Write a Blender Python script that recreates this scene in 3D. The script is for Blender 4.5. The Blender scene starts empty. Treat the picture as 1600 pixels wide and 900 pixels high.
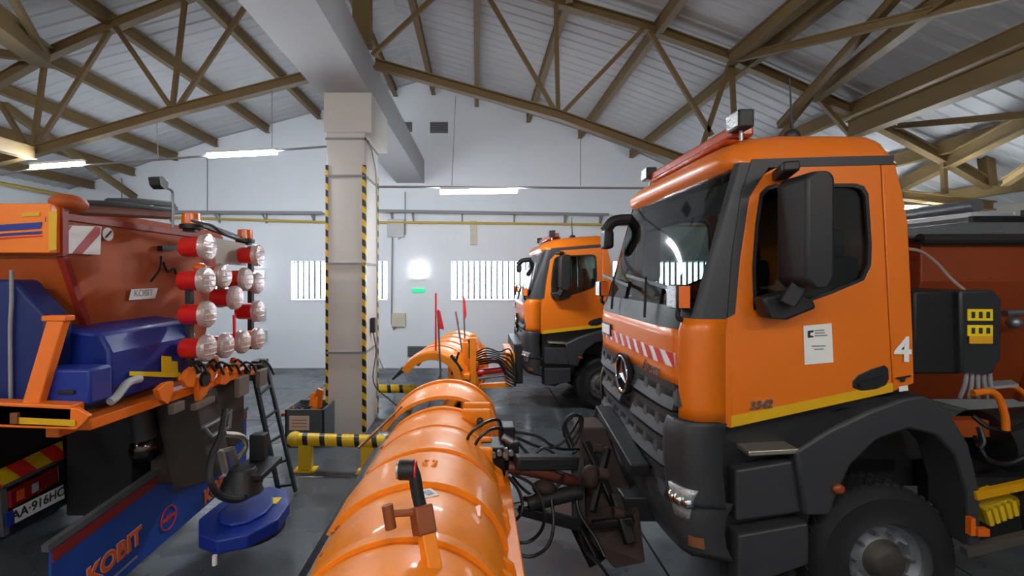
import bpy, bmesh, math, random
import numpy as np
from mathutils import Vector, Matrix
from mathutils.geometry import tessellate_polygon
random.seed(7)
C = bpy.context.scene.collection
S = bpy.context.scene
V = Vector
# ---------------------------------------------------------------- camera, world, exposure
F, CX, CY, CAMZ = 720.0, 745.0, 430.0, 2.7
cd = bpy.data.cameras.new('camera'); cam = bpy.data.objects.new('camera', cd); C.objects.link(cam)
cam.location = (0, 0, CAMZ); cam.rotation_euler = (math.pi/2, 0, 0)
cd.sensor_width = 36; cd.lens = F/1600*36; cd.shift_x = (800-CX)/1600; cd.shift_y = -(450-CY)/1600
cd.clip_start = .05; S.camera = cam
w = bpy.data.worlds.new('world'); S.world = w; w.use_nodes = True
w.node_tree.nodes['Background'].inputs[0].default_value = (.75, .85, 1, 1)
w.node_tree.nodes['Background'].inputs[1].default_value = .6
S.view_settings.view_transform = 'Standard'; S.view_settings.look = 'None'
S.view_settings.gamma = 1; S.view_settings.use_curve_mapping = False
S.view_settings.exposure = 1.75
TUBE_E, WIN_E, BACK_E = 88.0, 4.5, 52.0

def P(x, y, Y): return V(((x-CX)/F*Y, Y, CAMZ-(y-CY)/F*Y))           # photo point at depth Y
def PX(x, y, X):                                                     # photo point on the plane at X
    Y = X*F/(x-CX); return V((X, Y, CAMZ-(y-CY)/F*Y))
def PZ(x, y, Z):                                                     # photo point at height Z
    Y = (CAMZ-Z)*F/(y-CY); return V(((x-CX)/F*Y, Y, Z))
# ---------------------------------------------------------------- materials
def lin(h):
    h = h.lstrip('#'); c = [int(h[i:i+2], 16)/255 for i in (0, 2, 4)]
    return tuple((x/12.92 if x <= .04045 else ((x+.055)/1.055)**2.4) for x in c)+(1,)
MC = {}
def mat(name, col, rough=.5, metal=0, var=.12, scale=6, bump=0, coat=0, emit=0):
    if name in MC: return MC[name]
    m = bpy.data.materials.new(name); MC[name] = m; m.use_nodes = True
    nt = m.node_tree; b = nt.nodes['Principled BSDF']; c = lin(col)
    tc = nt.nodes.new('ShaderNodeTexCoord'); nz = nt.nodes.new('ShaderNodeTexNoise')
    nz.inputs['Scale'].default_value = scale; nz.inputs['Detail'].default_value = 6
    nt.links.new(tc.outputs['Object'], nz.inputs['Vector'])
    mx = nt.nodes.new('ShaderNodeMix'); mx.data_type = 'RGBA'
    mx.inputs['A'].default_value = tuple(x*(1-var) for x in c[:3])+(1,)
    mx.inputs['B'].default_value = tuple(min(1, x*(1+var)) for x in c[:3])+(1,)
    nt.links.new(nz.outputs['Fac'], mx.inputs['Factor']); nt.links.new(mx.outputs['Result'], b.inputs['Base Color'])
    b.inputs['Metallic'].default_value = metal
    mr = nt.nodes.new('ShaderNodeMapRange'); mr.inputs['To Min'].default_value = max(.03, rough-.08); mr.inputs['To Max'].default_value = min(1, rough+.1)
    nt.links.new(nz.outputs['Fac'], mr.inputs['Value']); nt.links.new(mr.outputs['Result'], b.inputs['Roughness'])
    b.inputs['Coat Weight'].default_value = coat; b.inputs['Coat Roughness'].default_value = .08
    if bump:
        bp = nt.nodes.new('ShaderNodeBump'); bp.inputs['Strength'].default_value = bump; bp.inputs['Distance'].default_value = .02
        nt.links.new(nz.outputs['Fac'], bp.inputs['Height']); nt.links.new(bp.outputs['Normal'], b.inputs['Normal'])
    if emit:
        b.inputs['Emission Color'].default_value = c; b.inputs['Emission Strength'].default_value = emit
    return m
def dirt(name, base, grime, rough=.45, metal=0, amount=.5, scale=4, coat=0):     # paint with worn dirty patches
    if name in MC: return MC[name]
    m = mat(name, base, rough, metal, .1, scale, coat=coat); nt = m.node_tree; b = nt.nodes['Principled BSDF']
    src = b.inputs['Base Color'].links[0].from_socket
    tc = nt.nodes.new('ShaderNodeTexCoord'); n2 = nt.nodes.new('ShaderNodeTexNoise'); n2.inputs['Scale'].default_value = scale*1.7
    n2.inputs['Detail'].default_value = 9; n2.inputs['Roughness'].default_value = .7
    nt.links.new(tc.outputs['Object'], n2.inputs['Vector'])
    r = nt.nodes.new('ShaderNodeValToRGB'); r.color_ramp.elements[0].position = .5; r.color_ramp.elements[1].position = .75
    r.color_ramp.elements[1].color = (amount,)*3+(1,)
    nt.links.new(n2.outputs['Fac'], r.inputs['Fac'])
    mx = nt.nodes.new('ShaderNodeMix'); mx.data_type = 'RGBA'; mx.inputs['B'].default_value = lin(grime)
    nt.links.new(r.outputs['Color'], mx.inputs['Factor']); nt.links.new(src, mx.inputs['A'])
    nt.links.new(mx.outputs['Result'], b.inputs['Base Color']); return m
def stripes(name, ca, cb, vec, period, frac=.5, rough=.4):
    if name in MC: return MC[name]
    m = bpy.data.materials.new(name); MC[name] = m; m.use_nodes = True
    nt = m.node_tree; b = nt.nodes['Principled BSDF']; b.inputs['Roughness'].default_value = rough
    tc = nt.nodes.new('ShaderNodeTexCoord'); d = nt.nodes.new('ShaderNodeVectorMath'); d.operation = 'DOT_PRODUCT'
    d.inputs[1].default_value = [x/period for x in vec]; nt.links.new(tc.outputs['Object'], d.inputs[0])
    fr = nt.nodes.new('ShaderNodeMath'); fr.operation = 'FRACT'; nt.links.new(d.outputs['Value'], fr.inputs[0])
    g = nt.nodes.new('ShaderNodeMath'); g.operation = 'GREATER_THAN'; g.inputs[1].default_value = frac; nt.links.new(fr.outputs[0], g.inputs[0])
    mx = nt.nodes.new('ShaderNodeMix'); mx.data_type = 'RGBA'; mx.inputs['A'].default_value = lin(ca); mx.inputs['B'].default_value = lin(cb)
    nt.links.new(g.outputs[0], mx.inputs['Factor']); nt.links.new(mx.outputs['Result'], b.inputs['Base Color']); return m
def emis(name, col, e):
    m = bpy.data.materials.new(name); m.use_nodes = True; nt = m.node_tree; nt.nodes.clear()
    o = nt.nodes.new('ShaderNodeOutputMaterial'); k = nt.nodes.new('ShaderNodeEmission')
    k.inputs[0].default_value = lin(col); k.inputs[1].default_value = e; nt.links.new(k.outputs[0], o.inputs[0]); return m
def glass(name, tint, gl=.04):
    m = bpy.data.materials.new(name); m.use_nodes = True; nt = m.node_tree; nt.nodes.clear()
    o = nt.nodes.new('ShaderNodeOutputMaterial'); t = nt.nodes.new('ShaderNodeBsdfTransparent'); t.inputs[0].default_value = lin(tint)
    g = nt.nodes.new('ShaderNodeBsdfGlossy'); g.inputs['Roughness'].default_value = gl
    fz = nt.nodes.new('ShaderNodeFresnel'); fz.inputs[0].default_value = 1.5
    x = nt.nodes.new('ShaderNodeMixShader'); nt.links.new(fz.outputs[0], x.inputs[0]); nt.links.new(t.outputs[0], x.inputs[1]); nt.links.new(g.outputs[0], x.inputs[2])
    nt.links.new(x.outputs[0], o.inputs[0]); return m

ORANGE = mat('orange_paint', '#DE7006', .4, 0, .04, 3, coat=.25)
ORANGE_D = dirt('plough_orange', '#F88C12', '#8A4410', .46, 0, .25, 3, coat=.12)
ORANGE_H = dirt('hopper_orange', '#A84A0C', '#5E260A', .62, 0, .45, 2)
REDF = mat('red_plastic', '#D21F18', .35, 0, .08, 5, coat=.3)
BLACK = mat('black_plastic', '#1B1C1E', .5, 0, .15, 8)
CHAR = mat('charcoal_plastic', '#313336', .5, 0, .12, 7, .05)
DARK = dirt('oily_black_steel', '#141517', '#2C211A', .5, .3, .5, 6)
RUST = dirt('rusty_steel', '#34251E', '#1A1310', .7, .3, .6, 8)
TYRE = mat('tyre_rubber', '#151517', .75, 0, .25, 14, .1)
STEEL = mat('grey_steel', '#8F9296', .35, .8, .12, 8)
CHROME = mat('chrome', '#DADDE0', .12, 1, .03, 5)
ALU = mat('aluminium', '#B9B3A4', .35, .8, .12, 10)
WHITEP = mat('white_paint', '#E6E8E8', .6, 0, .03, 3)
WALLM = mat('wall_plaster', '#E8EFF7', .85, 0, .035, 1.5, .05)
COLM = mat('column_paint', '#D2D0CA', .75, 0, .05, 2, .05)
BEAMM = mat('concrete_beam_paint', '#A9ACAF', .8, 0, .04, 2, .05)
ROOFM = mat('roof_sheet_white', '#C0C3C6', .65, .0, .05, 1)
TAN = mat('ochre_steel_paint', '#75603A', .55, 0, .14, 3)
YEL = mat('yellow_paint', '#D9B51C', .5, 0, .08, 4)
YELB = mat('bright_yellow_label', '#F0D21E', .5, 0, .04, 4)
BLUE = mat('blue_paint', '#0C2A86', .45, 0, .1, 3, coat=.1)
BLUET = mat('blue_tank_plastic', '#0A1F5E', .5, 0, .12, 3)
GREY = mat('grey_paint', '#8A8D90', .55, 0, .08, 5)
HOSE = mat('hose_rubber', '#101112', .4, 0, .1, 9)
PAPER = mat('white_sheet', '#E4E4E0', .7, 0, .02, 5)
INK = mat('dark_print', '#26282B', .6, 0, .02, 5)
WSG = glass('windscreen_glass', '#D2DCD6'); SDG = glass('side_glass', '#B9C3BF')
LENS = mat('lamp_lens', '#C9B7B4', .12, .35, .3, 40, .3)
LAMPW = mat('lamp_reflector', '#B4B8BA', .2, .5, .4, 45, .5)
AMBER = mat('amber_lens', '#E36A12', .2, 0, .1, 12, coat=.6)
FABRIC = mat('dark_seat_fabric', '#22262A', .8, 0, .2, 20)
TUBE = emis('lit_tube', '#F4FAFF', TUBE_E)
WINE = emis('daylit_window', '#E6F3FF', WIN_E)
TUBEB = emis('lit_warm_tube', '#FFF6EC', BACK_E)

# ---------------------------------------------------------------- mesh helpers
ORG = {}
class MB:
    def __init__(s, fn=None): s.v = []; s.f = []; s.fn = fn
    def add(s, vs, fs):
        n = len(s.v); s.v += [V(q) for q in vs]; s.f += [tuple(i+n for i in f) for f in fs]; return s
    def box(s, x0, x1, y0, y1, z0, z1):
        return s.add([(x0,y0,z0),(x1,y0,z0),(x1,y1,z0),(x0,y1,z0),(x0,y0,z1),(x1,y0,z1),(x1,y1,z1),(x0,y1,z1)],
                     [(0,3,2,1),(4,5,6,7),(0,1,5,4),(1,2,6,5),(2,3,7,6),(3,0,4,7)])
    def bar(s, p, q, w=.1, h=.1, up=(0,0,1)):
        p, q = V(p), V(q); d = (q-p).normalized(); u = V(up)
        if abs(d.dot(u)) > .97: u = V((0,1,0))
        a = d.cross(u).normalized()*w/2; b = a.cross(d).normalized()*h/2
        return s.add([p-a-b,p+a-b,p+a+b,p-a+b,q-a-b,q+a-b,q+a+b,q-a+b],
                     [(0,1,2,3),(4,7,6,5),(0,4,5,1),(1,5,6,2),(2,6,7,3),(3,7,4,0)])
    def channel(s, p, q, w=.1, h=.12, t=.015):          # a C section of three plates
        p, q = V(p), V(q); d = (q-p).normalized(); u = V((0,0,1))
        if abs(d.dot(u)) > .97: u = V((0,1,0))
        a = d.cross(u).normalized(); b = a.cross(d).normalized()
        s.bar(p+b*h/2, q+b*h/2, w, t, u); s.bar(p-b*h/2, q-b*h/2, w, t, u); s.bar(p-a*w/4, q-a*w/4, t*1.5, h, u); return s
    def tube(s, pts, r, n=8, sm=True, k=5):
        pts = [V(p) for p in pts]
        if sm and len(pts) > 2:
            e = [pts[0]*2-pts[1]]+pts+[pts[-1]*2-pts[-2]]; o = []
            for i in range(1, len(e)-2):
                for j in range(k):
                    t = j/k; a, b, c, d = e[i-1:i+3]
                    o.append(.5*((2*b)+(c-a)*t+(2*a-5*b+4*c-d)*t*t+(-a+3*b-3*c+d)*t**3))
            pts = o+[pts[-1]]
        rs = r if isinstance(r, (list, tuple)) else [r]*len(pts)
        base = len(s.v); u = None; m = len(pts)
        for i, p in enumerate(pts):
            d = (pts[min(i+1, m-1)]-pts[max(i-1, 0)]).normalized()
            if u is None: u = d.orthogonal().normalized()
            u = (u-d*u.dot(d)).normalized(); w2 = d.cross(u)
            for j in range(n):
                a = 2*math.pi*j/n; s.v.append(p+(u*math.cos(a)+w2*math.sin(a))*rs[i])
        for i in range(m-1):
            for j in range(n):
                a = base+i*n+j; b = base+i*n+(j+1) % n; s.f.append((a, b, b+n, a+n))
        s.f.append(tuple(base+j for j in reversed(range(n)))); s.f.append(tuple(base+(m-1)*n+j for j in range(n))); return s
    def cyl(s, p, q, r, n=16, r2=None): return s.tube([p, q], [r, r if r2 is None else r2], n, False)
    def lathe(s, prof, o, ax=(0,1,0), n=32, a0=0, a1=2*math.pi):
        o = V(o); ax = V(ax).normalized(); u = ax.orthogonal().normalized(); w2 = ax.cross(u)
        base = len(s.v); full = abs(a1-a0-2*math.pi) < 1e-4; k = n if full else n+1; m = len(prof)
        for i in range(k):
            a = a0+(a1-a0)*i/n; e = u*math.cos(a)+w2*math.sin(a)
            for r, h in prof: s.v.append(o+e*r+ax*h)
        for i in range(n):
            for j in range(m-1):
                a = base+i*m+j; b = base+((i+1) % k)*m+j; s.f.append((a, b, b+1, a+1))
        return s
    def sph(s, c, r, sc=(1,1,1), n=12):
        pr = [(max(1e-4, math.sin(math.pi*i/n))*r, -math.cos(math.pi*i/n)*r) for i in range(n+1)]
        b = len(s.v); s.lathe(pr, (0,0,0), (0,0,1), n*2)
        for i in range(b, len(s.v)): s.v[i] = V((s.v[i].x*sc[0], s.v[i].y*sc[1], s.v[i].z*sc[2]))+V(c)
        return s
    def plate(s, outer, holes=(), off=(0,.03,0)):       # planar polygon (3D points) with holes, extruded by off
        loops = [[V(p) for p in outer]]+[[V(p) for p in h] for h in holes]; off = V(off)
        flat = [p for l in loops for p in l]; tr = tessellate_polygon(loops); n = len(flat)
        s.add(flat+[p+off for p in flat], [tuple(t) for t in tr]+[tuple(i+n for i in reversed(t)) for t in tr]+
              [(k+i, k+(i+1) % len(l), n+k+(i+1) % len(l), n+k+i) for k, l in zip([sum(len(x) for x in loops[:q]) for q in range(len(loops))], loops) for i in range(len(l))])
        return s
    def grid(s, fn, nu, nv):
        b = len(s.v)
        for i in range(nu+1):
            for j in range(nv+1): s.v.append(V(fn(i/nu, j/nv)))
        for i in range(nu):
            for j in range(nv):
                a = b+i*(nv+1)+j; s.f.append((a, a+nv+1, a+nv+2, a+1))
        return s
    def build(s, name, m, parent=None, smooth=35, bevel=0, solid=0, kind=None, label=None):
        vs = [V(s.fn(q)) for q in s.v] if s.fn else s.v
        if parent is not None: o0 = ORG[parent.name]
        else:
            a = np.array([tuple(q) for q in vs]); o0 = V(((a[:,0].min()+a[:,0].max())/2, (a[:,1].min()+a[:,1].max())/2, a[:,2].min()))
        me = bpy.data.meshes.new(name); me.from_pydata([tuple(q-o0) for q in vs], [], s.f); me.validate()
        bm = bmesh.new(); bm.from_mesh(me); bmesh.ops.recalc_face_normals(bm, faces=bm.faces); bm.to_mesh(me); bm.free()
        if smooth:
            me.polygons.foreach_set('use_smooth', [True]*len(me.polygons)); me.set_sharp_from_angle(angle=math.radians(smooth))
        me.materials.append(m); o = bpy.data.objects.new(name, me); C.objects.link(o)
        if parent is None: o.location = o0
        else: o.parent = parent
        ORG[o.name] = o0
        if solid:
            k = o.modifiers.new('solid', 'SOLIDIFY'); k.thickness = solid; k.offset = 0
        if bevel:
            k = o.modifiers.new('bevel', 'BEVEL'); k.width = bevel; k.segments = 2; k.limit_method = 'ANGLE'; k.angle_limit = .6
        if kind: o['kind'] = kind
        if label: o['label'] = label
        return o
def each(mb, name, m, parent=None, **kw):            # every loose piece of the builder becomes an object of its own
    par = list(range(len(mb.v)))
    def fd(i):
        while par[i] != i: par[i] = par[par[i]]; i = par[i]
        return i
    for f in mb.f:
        r = fd(f[0])
        for i in f[1:]: par[fd(i)] = r
    groups = {}
    for f in mb.f: groups.setdefault(fd(f[0]), []).append(f)
    for fs in groups.values():
        ids = sorted({i for f in fs for i in f}); k = {i: n for n, i in enumerate(ids)}
        q = MB(mb.fn); q.v = [mb.v[i] for i in ids]; q.f = [tuple(k[i] for i in f) for f in fs]; q.build(name, m, parent, **kw)
def tag(o, label, cat, group=None):
    o['label'] = label; o['category'] = cat
    if group: o['group'] = group
    return o
def thing(name, loc, label, cat, group=None):
    o = bpy.data.objects.new(name, None); C.objects.link(o); o.location = loc; o.empty_display_size = .2
    ORG[o.name] = V(loc); return tag(o, label, cat, group)
def struct(o): o['kind'] = 'structure'; return o
def text(body, size, m, parent, o, xd, up, name='lettering', ext=.002, bold=0, align='CENTER', fn=None, label=None, shear=0):
    cu = bpy.data.curves.new('t', 'FONT'); cu.body = body; cu.size = size; cu.extrude = ext; cu.align_x = align; cu.align_y = 'CENTER'
    cu.offset = bold; cu.shear = shear
    ob = bpy.data.objects.new('t', cu); C.objects.link(ob)
    me = bpy.data.meshes.new_from_object(ob); bpy.data.objects.remove(ob)
    xd = V(xd).normalized(); zd = xd.cross(V(up)).normalized(); yd = zd.cross(xd)
    M = MB(fn); M.v = [V(o)+xd*q.co.x+yd*q.co.y+zd*q.co.z for q in me.vertices]; M.f = [tuple(p.vertices) for p in me.polygons]
    return M.build(name, m, parent, smooth=0, label=label)
# ================================================================ THE HALL
YW, XL, XR, YN = 13.4, -11.9, 9.9, -3.5
prof = [(-13.2,4.62),(-11.1,5.34),(-9.93,5.72),(-8.7,6.16),(-7.54,6.56),(-6.05,6.96),(-4.56,7.36),(-3.1,7.8),(-1.72,8.2),
        (0,7.72),(1.49,7.27),(2.98,6.8),(4.47,6.24),(6.17,5.46),(7.45,4.88),(9.1,4.2),(10.6,3.6)]
def roofz(x):
    for (a, za), (b, zb) in zip(prof, prof[1:]):
        if a <= x <= b: return za+(zb-za)*(x-a)/(b-a)
    return 4.5
# back wall with the gable top and window openings
def wrect(x0, y0, x1, y1): a, b = P(x0, y1, YW), P(x1, y0, YW); return (a.x, b.x, a.z, b.z)
wins = [wrect(455, 408, 605, 470), wrect(705, 408, 858, 470), wrect(958, 408, 1112, 470), wrect(205, 408, 356, 470)]
outer = [(XL, YW, -.2), (XR, YW, -.2), (XR, YW, roofz(XR)+.1)]+[(x, YW, z+.12) for x, z in reversed(prof) if XL < x < XR]+[(XL, YW, roofz(XL)+.1)]
struct(MB().plate(outer, [[(a,YW,c),(b,YW,c),(b,YW,d),(a,YW,d)] for a,b,c,d in wins], (0,.35,0)).build('wall_back', WALLM, smooth=0))
for i, (a, b, c, d) in enumerate(wins):
    wo = struct(MB().box(a-.02,a+.04,YW+.2,YW+.27,c,d).box(b-.04,b+.02,YW+.2,YW+.27,c,d).box(a,b,YW+.2,YW+.27,c-.02,c+.04).box(a,b,YW+.2,YW+.27,d-.04,d+.02).build('window_%d' % (i+1), WHITEP))
    MB().box(a,b,YW+.24,YW+.26,c,d).build('pane', WINE, wo, smooth=0)
    n = 17
    for k in range(1, n):
        x = a+(b-a)*k/n; MB().box(x-.026,x+.026,YW+.08,YW+.12,c,d).build('window_bar', mat('white_bar', '#8E979C', .6), wo, smooth=0)
    MB().plate([(a,YW,c+.02),(a,YW,c-.01),(a,YW+.24,c-.01),(a,YW+.24,c+.12)], (), (b-a,0,0)).build('window_sill', WHITEP, wo, smooth=0)
struct(MB().box(XL-.3, XL, YN, YW+.3, -.2, 6).build('wall_left', WALLM, smooth=0))
struct(MB().box(XL-.3, XR+.3, YN-.3, YN, -.2, 8.6).build('wall_front', WALLM, smooth=0))
# right wall with rolled up sectional doors
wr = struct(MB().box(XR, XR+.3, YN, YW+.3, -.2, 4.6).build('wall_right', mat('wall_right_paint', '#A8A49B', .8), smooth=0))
# ceiling deck, corrugated sheets, purlins
cm = MB()
for (a, za), (b, zb) in zip(prof, prof[1:]): cm.plate([(a,YN-.3,za+.16),(b,YN-.3,zb+.16),(b,YN-.3,zb+.3),(a,YN-.3,za+.3)], (), (0,YW-YN+.7,0))
ceil = struct(cm.build('ceiling', ROOFM, smooth=0))
def sheet(pr, y0):
    m = MB(); ys = []
    for k in range(4):
        b = y0+k*.28; ys += [(b, 0), (b+.17, 0), (b+.20, .018), (b+.25, .018)]
    ys += [(y0+1.12, 0)]
    for x, z in pr:
        for y, d in ys: m.v.append(V((x, y, z+.14-d)))
    n = len(ys)
    for i in range(len(pr)-1):
        for j in range(n-1): a = i*n+j; m.f.append((a, a+1, a+n+1, a+n))
    return m
y = YN; left, right = prof[:9], prof[8:]
protoL = sheet(left, y).build('roof_sheet', ROOFM, ceil, smooth=0); protoR = sheet(right, y).build('roof_sheet', ROOFM, ceil, smooth=0)
for k in range(1, 16):
    for pr in (protoL, protoR):
        o = pr.copy(); C.objects.link(o); o.parent = ceil; o.location = (0, k*1.12, 0)
for x in [-12.5,-11.1,-9.93,-8.7,-7.54,-6.05,-4.56,-2.35,-1.25,0,1.49,2.98,4.47,6.17,7.6,9.0]:
    z = roofz(x); MB().channel((x, YN, z-.04), (x, YW-.05, z-.04), .12, .2, .02).bar((x,YN,z-.04),(x,YW-.05,z-.04),.05,.19).build('purlin', TAN, ceil, smooth=0)
# floor slabs with recessed joints
fm = dirt('concrete_floor', '#4C5054', '#222528', .33, 0, .8, .5)
nt = fm.node_tree; bsdf = nt.nodes['Principled BSDF']
n3 = nt.nodes.new('ShaderNodeTexNoise'); n3.inputs['Scale'].default_value = .9; n3.inputs['Detail'].default_value = 7
tc = nt.nodes.new('ShaderNodeNewGeometry'); nt.links.new(tc.outputs['Position'], n3.inputs['Vector'])
for nd in nt.nodes:
    if nd.type == 'TEX_NOISE': nt.links.new(tc.outputs['Position'], nd.inputs['Vector'])
mr = nt.nodes.new('ShaderNodeMapRange'); mr.inputs['From Min'].default_value = .4; mr.inputs['From Max'].default_value = .65
mr.inputs['To Min'].default_value = .12; mr.inputs['To Max'].default_value = .6
nt.links.new(n3.outputs['Fac'], mr.inputs['Value']); nt.links.new(mr.outputs['Result'], bsdf.inputs['Roughness'])
fl = struct(MB().box(XL, XR, YN, YW, -.2, -.03).build('floor', mat('joint_filler', '#1A1B1C', .9), smooth=0))
sx, sy = (XR-XL)/8, (YW-YN)/7
sl = None
for i in range(8):
    for j in range(7):
        if sl is None:
            sl = MB().box(XL+.008, XL+sx-.008, YN+.008, YN+sy-.008, -.03, 0).build('slab', fm, fl, smooth=0, bevel=.006)
        else:
            o = sl.copy(); C.objects.link(o); o.parent = fl; o.location = (i*sx, j*sy, 0)
# ridge beam of painted concrete, on the column
Yc = 7.8
a0 = [P(578,145,Yc), P(497,145,Yc), P(578,83,Yc), P(497,83,Yc)]
def rail4(Y, q): return [V((p.x, Y, p.z)) for p in q]
near = rail4(YN, a0); mid = rail4(9.0, a0); far = [P(663,286,YW), P(620,286,YW), P(663,250,YW), P(620,250,YW)]
bm_ = MB()
for A, B in ((near, mid), (mid, far)):
    bm_.add(A+B, [(0,1,3,2),(4,6,7,5),(0,4,5,1),(0,2,6,4),(2,3,7,6),(1,5,7,3)])
tag(bm_.build('ridge_beam', BEAMM, smooth=0), 'white painted concrete beam running under the ridge over the striped column', 'beam')
# the column
xc0, xc1 = P(510,0,Yc).x, P(570,0,Yc).x; yc1 = 8.85; topz = a0[0].z
col = thing('concrete_column', ((xc0+xc1)/2, Yc, 0), 'pale concrete column with yellow and black striped corners', 'column')
MB().box(xc0, xc1, Yc, yc1, 0, P(0,207,Yc).z).build('shaft', COLM, col, smooth=0, bevel=.01)
MB().box(xc0-.04, xc1+.12, Yc-.02, yc1+.3, P(0,207,Yc).z, topz).build('capital', COLM, col, smooth=0, bevel=.01)
hz = stripes('hazard_tape', '#1A1A1A', '#E3B81E', (1,1.0,1.6), .36)
for (ax, bx, yf) in ((xc0-.012, xc0+.03, Yc-.012), (xc1-.045, xc1+.012, Yc-.012)):
    MB().box(ax, bx, yf, Yc+.02, P(0,680,Yc).z+.05, P(0,258,Yc).z).build('hazard_strip', hz, col, smooth=0)
MB().box(xc1+.0, xc1+.014, Yc, Yc+.06, .05, P(0,258,Yc).z).build('hazard_strip', hz, col, smooth=0)
MB().box(xc1+.0, xc1+.012, yc1-.05, yc1, .05, P(0,258,Yc).z).build('hazard_strip', hz, col, smooth=0)
for py in (217, 275, 412, 551):
    z = P(0,py,Yc).z; MB().box(xc0-.015, xc1+.016, Yc-.016, Yc, z-.018, z+.018).box(xc1, xc1+.016, Yc-.016, yc1, z-.018, z+.018).build('steel_band', GREY, col, smooth=0)
MB().tube([(xc1+.03,Yc+.12,P(0,217,Yc).z),(xc1+.03,Yc+.5,P(0,235,Yc).z),(xc1+.03,yc1-.25,P(0,300,Yc).z),(xc1+.03,yc1-.25,.4)], .012).build('cable', GREY, col)
MB().box(xc1+.01, xc1+.09, Yc+.35, Yc+.47, P(0,552,Yc).z+.3, P(0,535,Yc).z+.38).build('switch_box', BLACK, col, bevel=.01)
MB().tube([(xc1+.05,Yc+.4,1.7),(xc1+.06,Yc+.6,1.3),(xc1+.07,Yc+.35,.8),(xc1+.25,Yc+.9,.35),(xc1+.5,Yc+1.2,.02)], .01).build('hanging_cord', BLACK, col)
# crash rails round the column
hzr = stripes('hazard_rail', '#1A1A1A', '#DDB415', (1,.15,.12), .24, .3)
gr = thing('crash_rail', (-2.2, 6.95, 0), 'yellow and black striped tubular crash rail in front of the column', 'guard rail', 'crash rails')
zr = .42; pA, pB = PZ(455,686,zr), PZ(598,690,zr)
MB().tube([pA+V((.08,0,0)), pB], .085, 16).build('rail_tube', hzr, gr); each(MB().sph(pA+V((.05,0,0)), .105).sph(pB, .09),'end_cap', YEL, gr)
for t in (.16, .84):
    q = pA.lerp(pB, t); MB().box(q.x-.09,q.x+.09,q.y-.05,q.y+.05,.012,zr-.05).build('post', YEL, gr, bevel=.01)
    MB().box(q.x-.15,q.x+.15,q.y-.1,q.y+.1,0,.012).build('foot_plate', YEL, gr)
gr2 = thing('crash_rail', (-1.75, 9.3, 0), 'short striped crash rail end showing behind the column', 'guard rail', 'crash rails')
q0, q1 = V((xc1+.1, 9.25, zr)), V((xc1+.62, 9.25, zr))
MB().tube([q0-V((.7,0,0)), q1], .085, 16).build('rail_tube', hzr, gr2); MB().sph(q1, .088).build('end_cap', YEL, gr2)
MB().box(q1.x-.16,q1.x-.03,9.2,9.3,.0,zr-.05).build('post', YEL, gr2)

# ---------------------------------------------------------------- roof trusses
YT = 7.6
def truss(label, pts, rails, name='roof_truss', Y=YT, loc=None):
    a = P(*rails[0][0], Y); t = thing(name, (a.x, Y, a.z), label, 'truss')
    for p, q in rails: MB().channel(P(*p, Y), P(*q, Y), .14, .13, .02).bar(P(*p,Y), P(*q,Y), .04, .12).build('chord', TAN, t, smooth=0)
    for p, q in pts: MB().bar(P(*p, Y), P(*q, Y), .065, .065).build('web_member', TAN, t, smooth=0)
    return t
truss('brown lattice roof truss left of the column', 
      [((178,38),(267,168)),((290,-8),(270,165)),((400,-15),(280,165)),((174,45),(58,228)),((70,95),(52,232)),((0,160),(45,235)),((-60,150),(-70,262))],
      [((490,118),(268,175)),((268,175),(50,238)),((50,238),(-90,270)),((500,-90),(280,0)),((280,0),(178,40)),((178,40),(68,88)),((68,88),(-15,135)),((-15,135),(-120,190))])
truss('brown lattice roof truss right of the column',
      [((760,-10),(866,172)),((868,-5),(872,175)),((1008,42),(878,178)),((1014,48),(1112,212)),((1143,92),(1150,262)),((700,-25),(582,86)),((1143,92),(1090,250)),
       ((1270,150),(1162,285)),((1274,150),(1355,240)),((1474,247),(1476,303))],
      [((586,100),(872,180)),((872,180),(1060,248)),((1060,248),(1410,305)),((1410,305),(1550,322)),((640,-95),(870,2)),((870,2),(1010,42)),((1010,42),(1143,90)),
       ((1143,90),(1345,180)),((1345,180),(1470,245)),((1470,245),(1548,290)),((1538,225),(1545,292))])
kp = MB().box(P(553,0,YT).x, P(580,0,YT).x, YT-.1, YT+.1, a0[2].z, 8.0)
tag(kp.build('king_post', TAN, smooth=0), 'brown steel post standing on the ridge beam between both trusses', 'post')
def member(p, q, w, h, label, name='roof_beam'):
    q = V(p)+(V(q)-V(p))*(2.2 if name == 'roof_beam' else 1.2)
    return tag(MB().channel(p, q, w, h, .02).bar(p, q, w*.5, h*.96).build(name, TAN, smooth=0), label, 'beam')
member(P(1330,203,7.5), P(1600,96,5.07), .2, .26, 'broad lengthwise roof beam above the rear of the near cab')
member(P(1143,92,7.5), P(1255,0,5.9), .16, .2, 'lengthwise roof beam leaving the truss joint above the near cab beacon bar')
member(P(1150,92,7.4), P(1560,-6,4.4), .09, .09, 'thin slanting wind brace high over the near cab', 'wind_brace')
member(P(1400,-5,5.3), P(1240,172,7.3), .09, .09, 'steep wind brace crossing above the near cab aerial', 'wind_brace')
member(P(1275,150,7.4), P(1445,20,5.05), .14, .16, 'lengthwise roof beam behind the near cab aerial')
member(P(1408,290,9), P(1600,192,6.0), .14, .2, 'dark roof beam beyond the rear corner of the near cab')
member(P(1403,197,7.4), P(1640,176,5.4), .07, .07, 'thin level brace at the right edge of the roof', 'wind_brace')
member(P(1570,285,7.0), P(1640,240,6.0), .09, .1, 'short slanting roof member at the far right', 'wind_brace')
member(P(68,90,7.5), P(-60,-8,5.6), .3, .3, 'broad dark lengthwise roof beam in the upper left corner')
member(P(70,85,7.5), P(10,-20,5.9), .08, .1, 'thin brace rising from the upper left roof joint', 'wind_brace')
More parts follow.
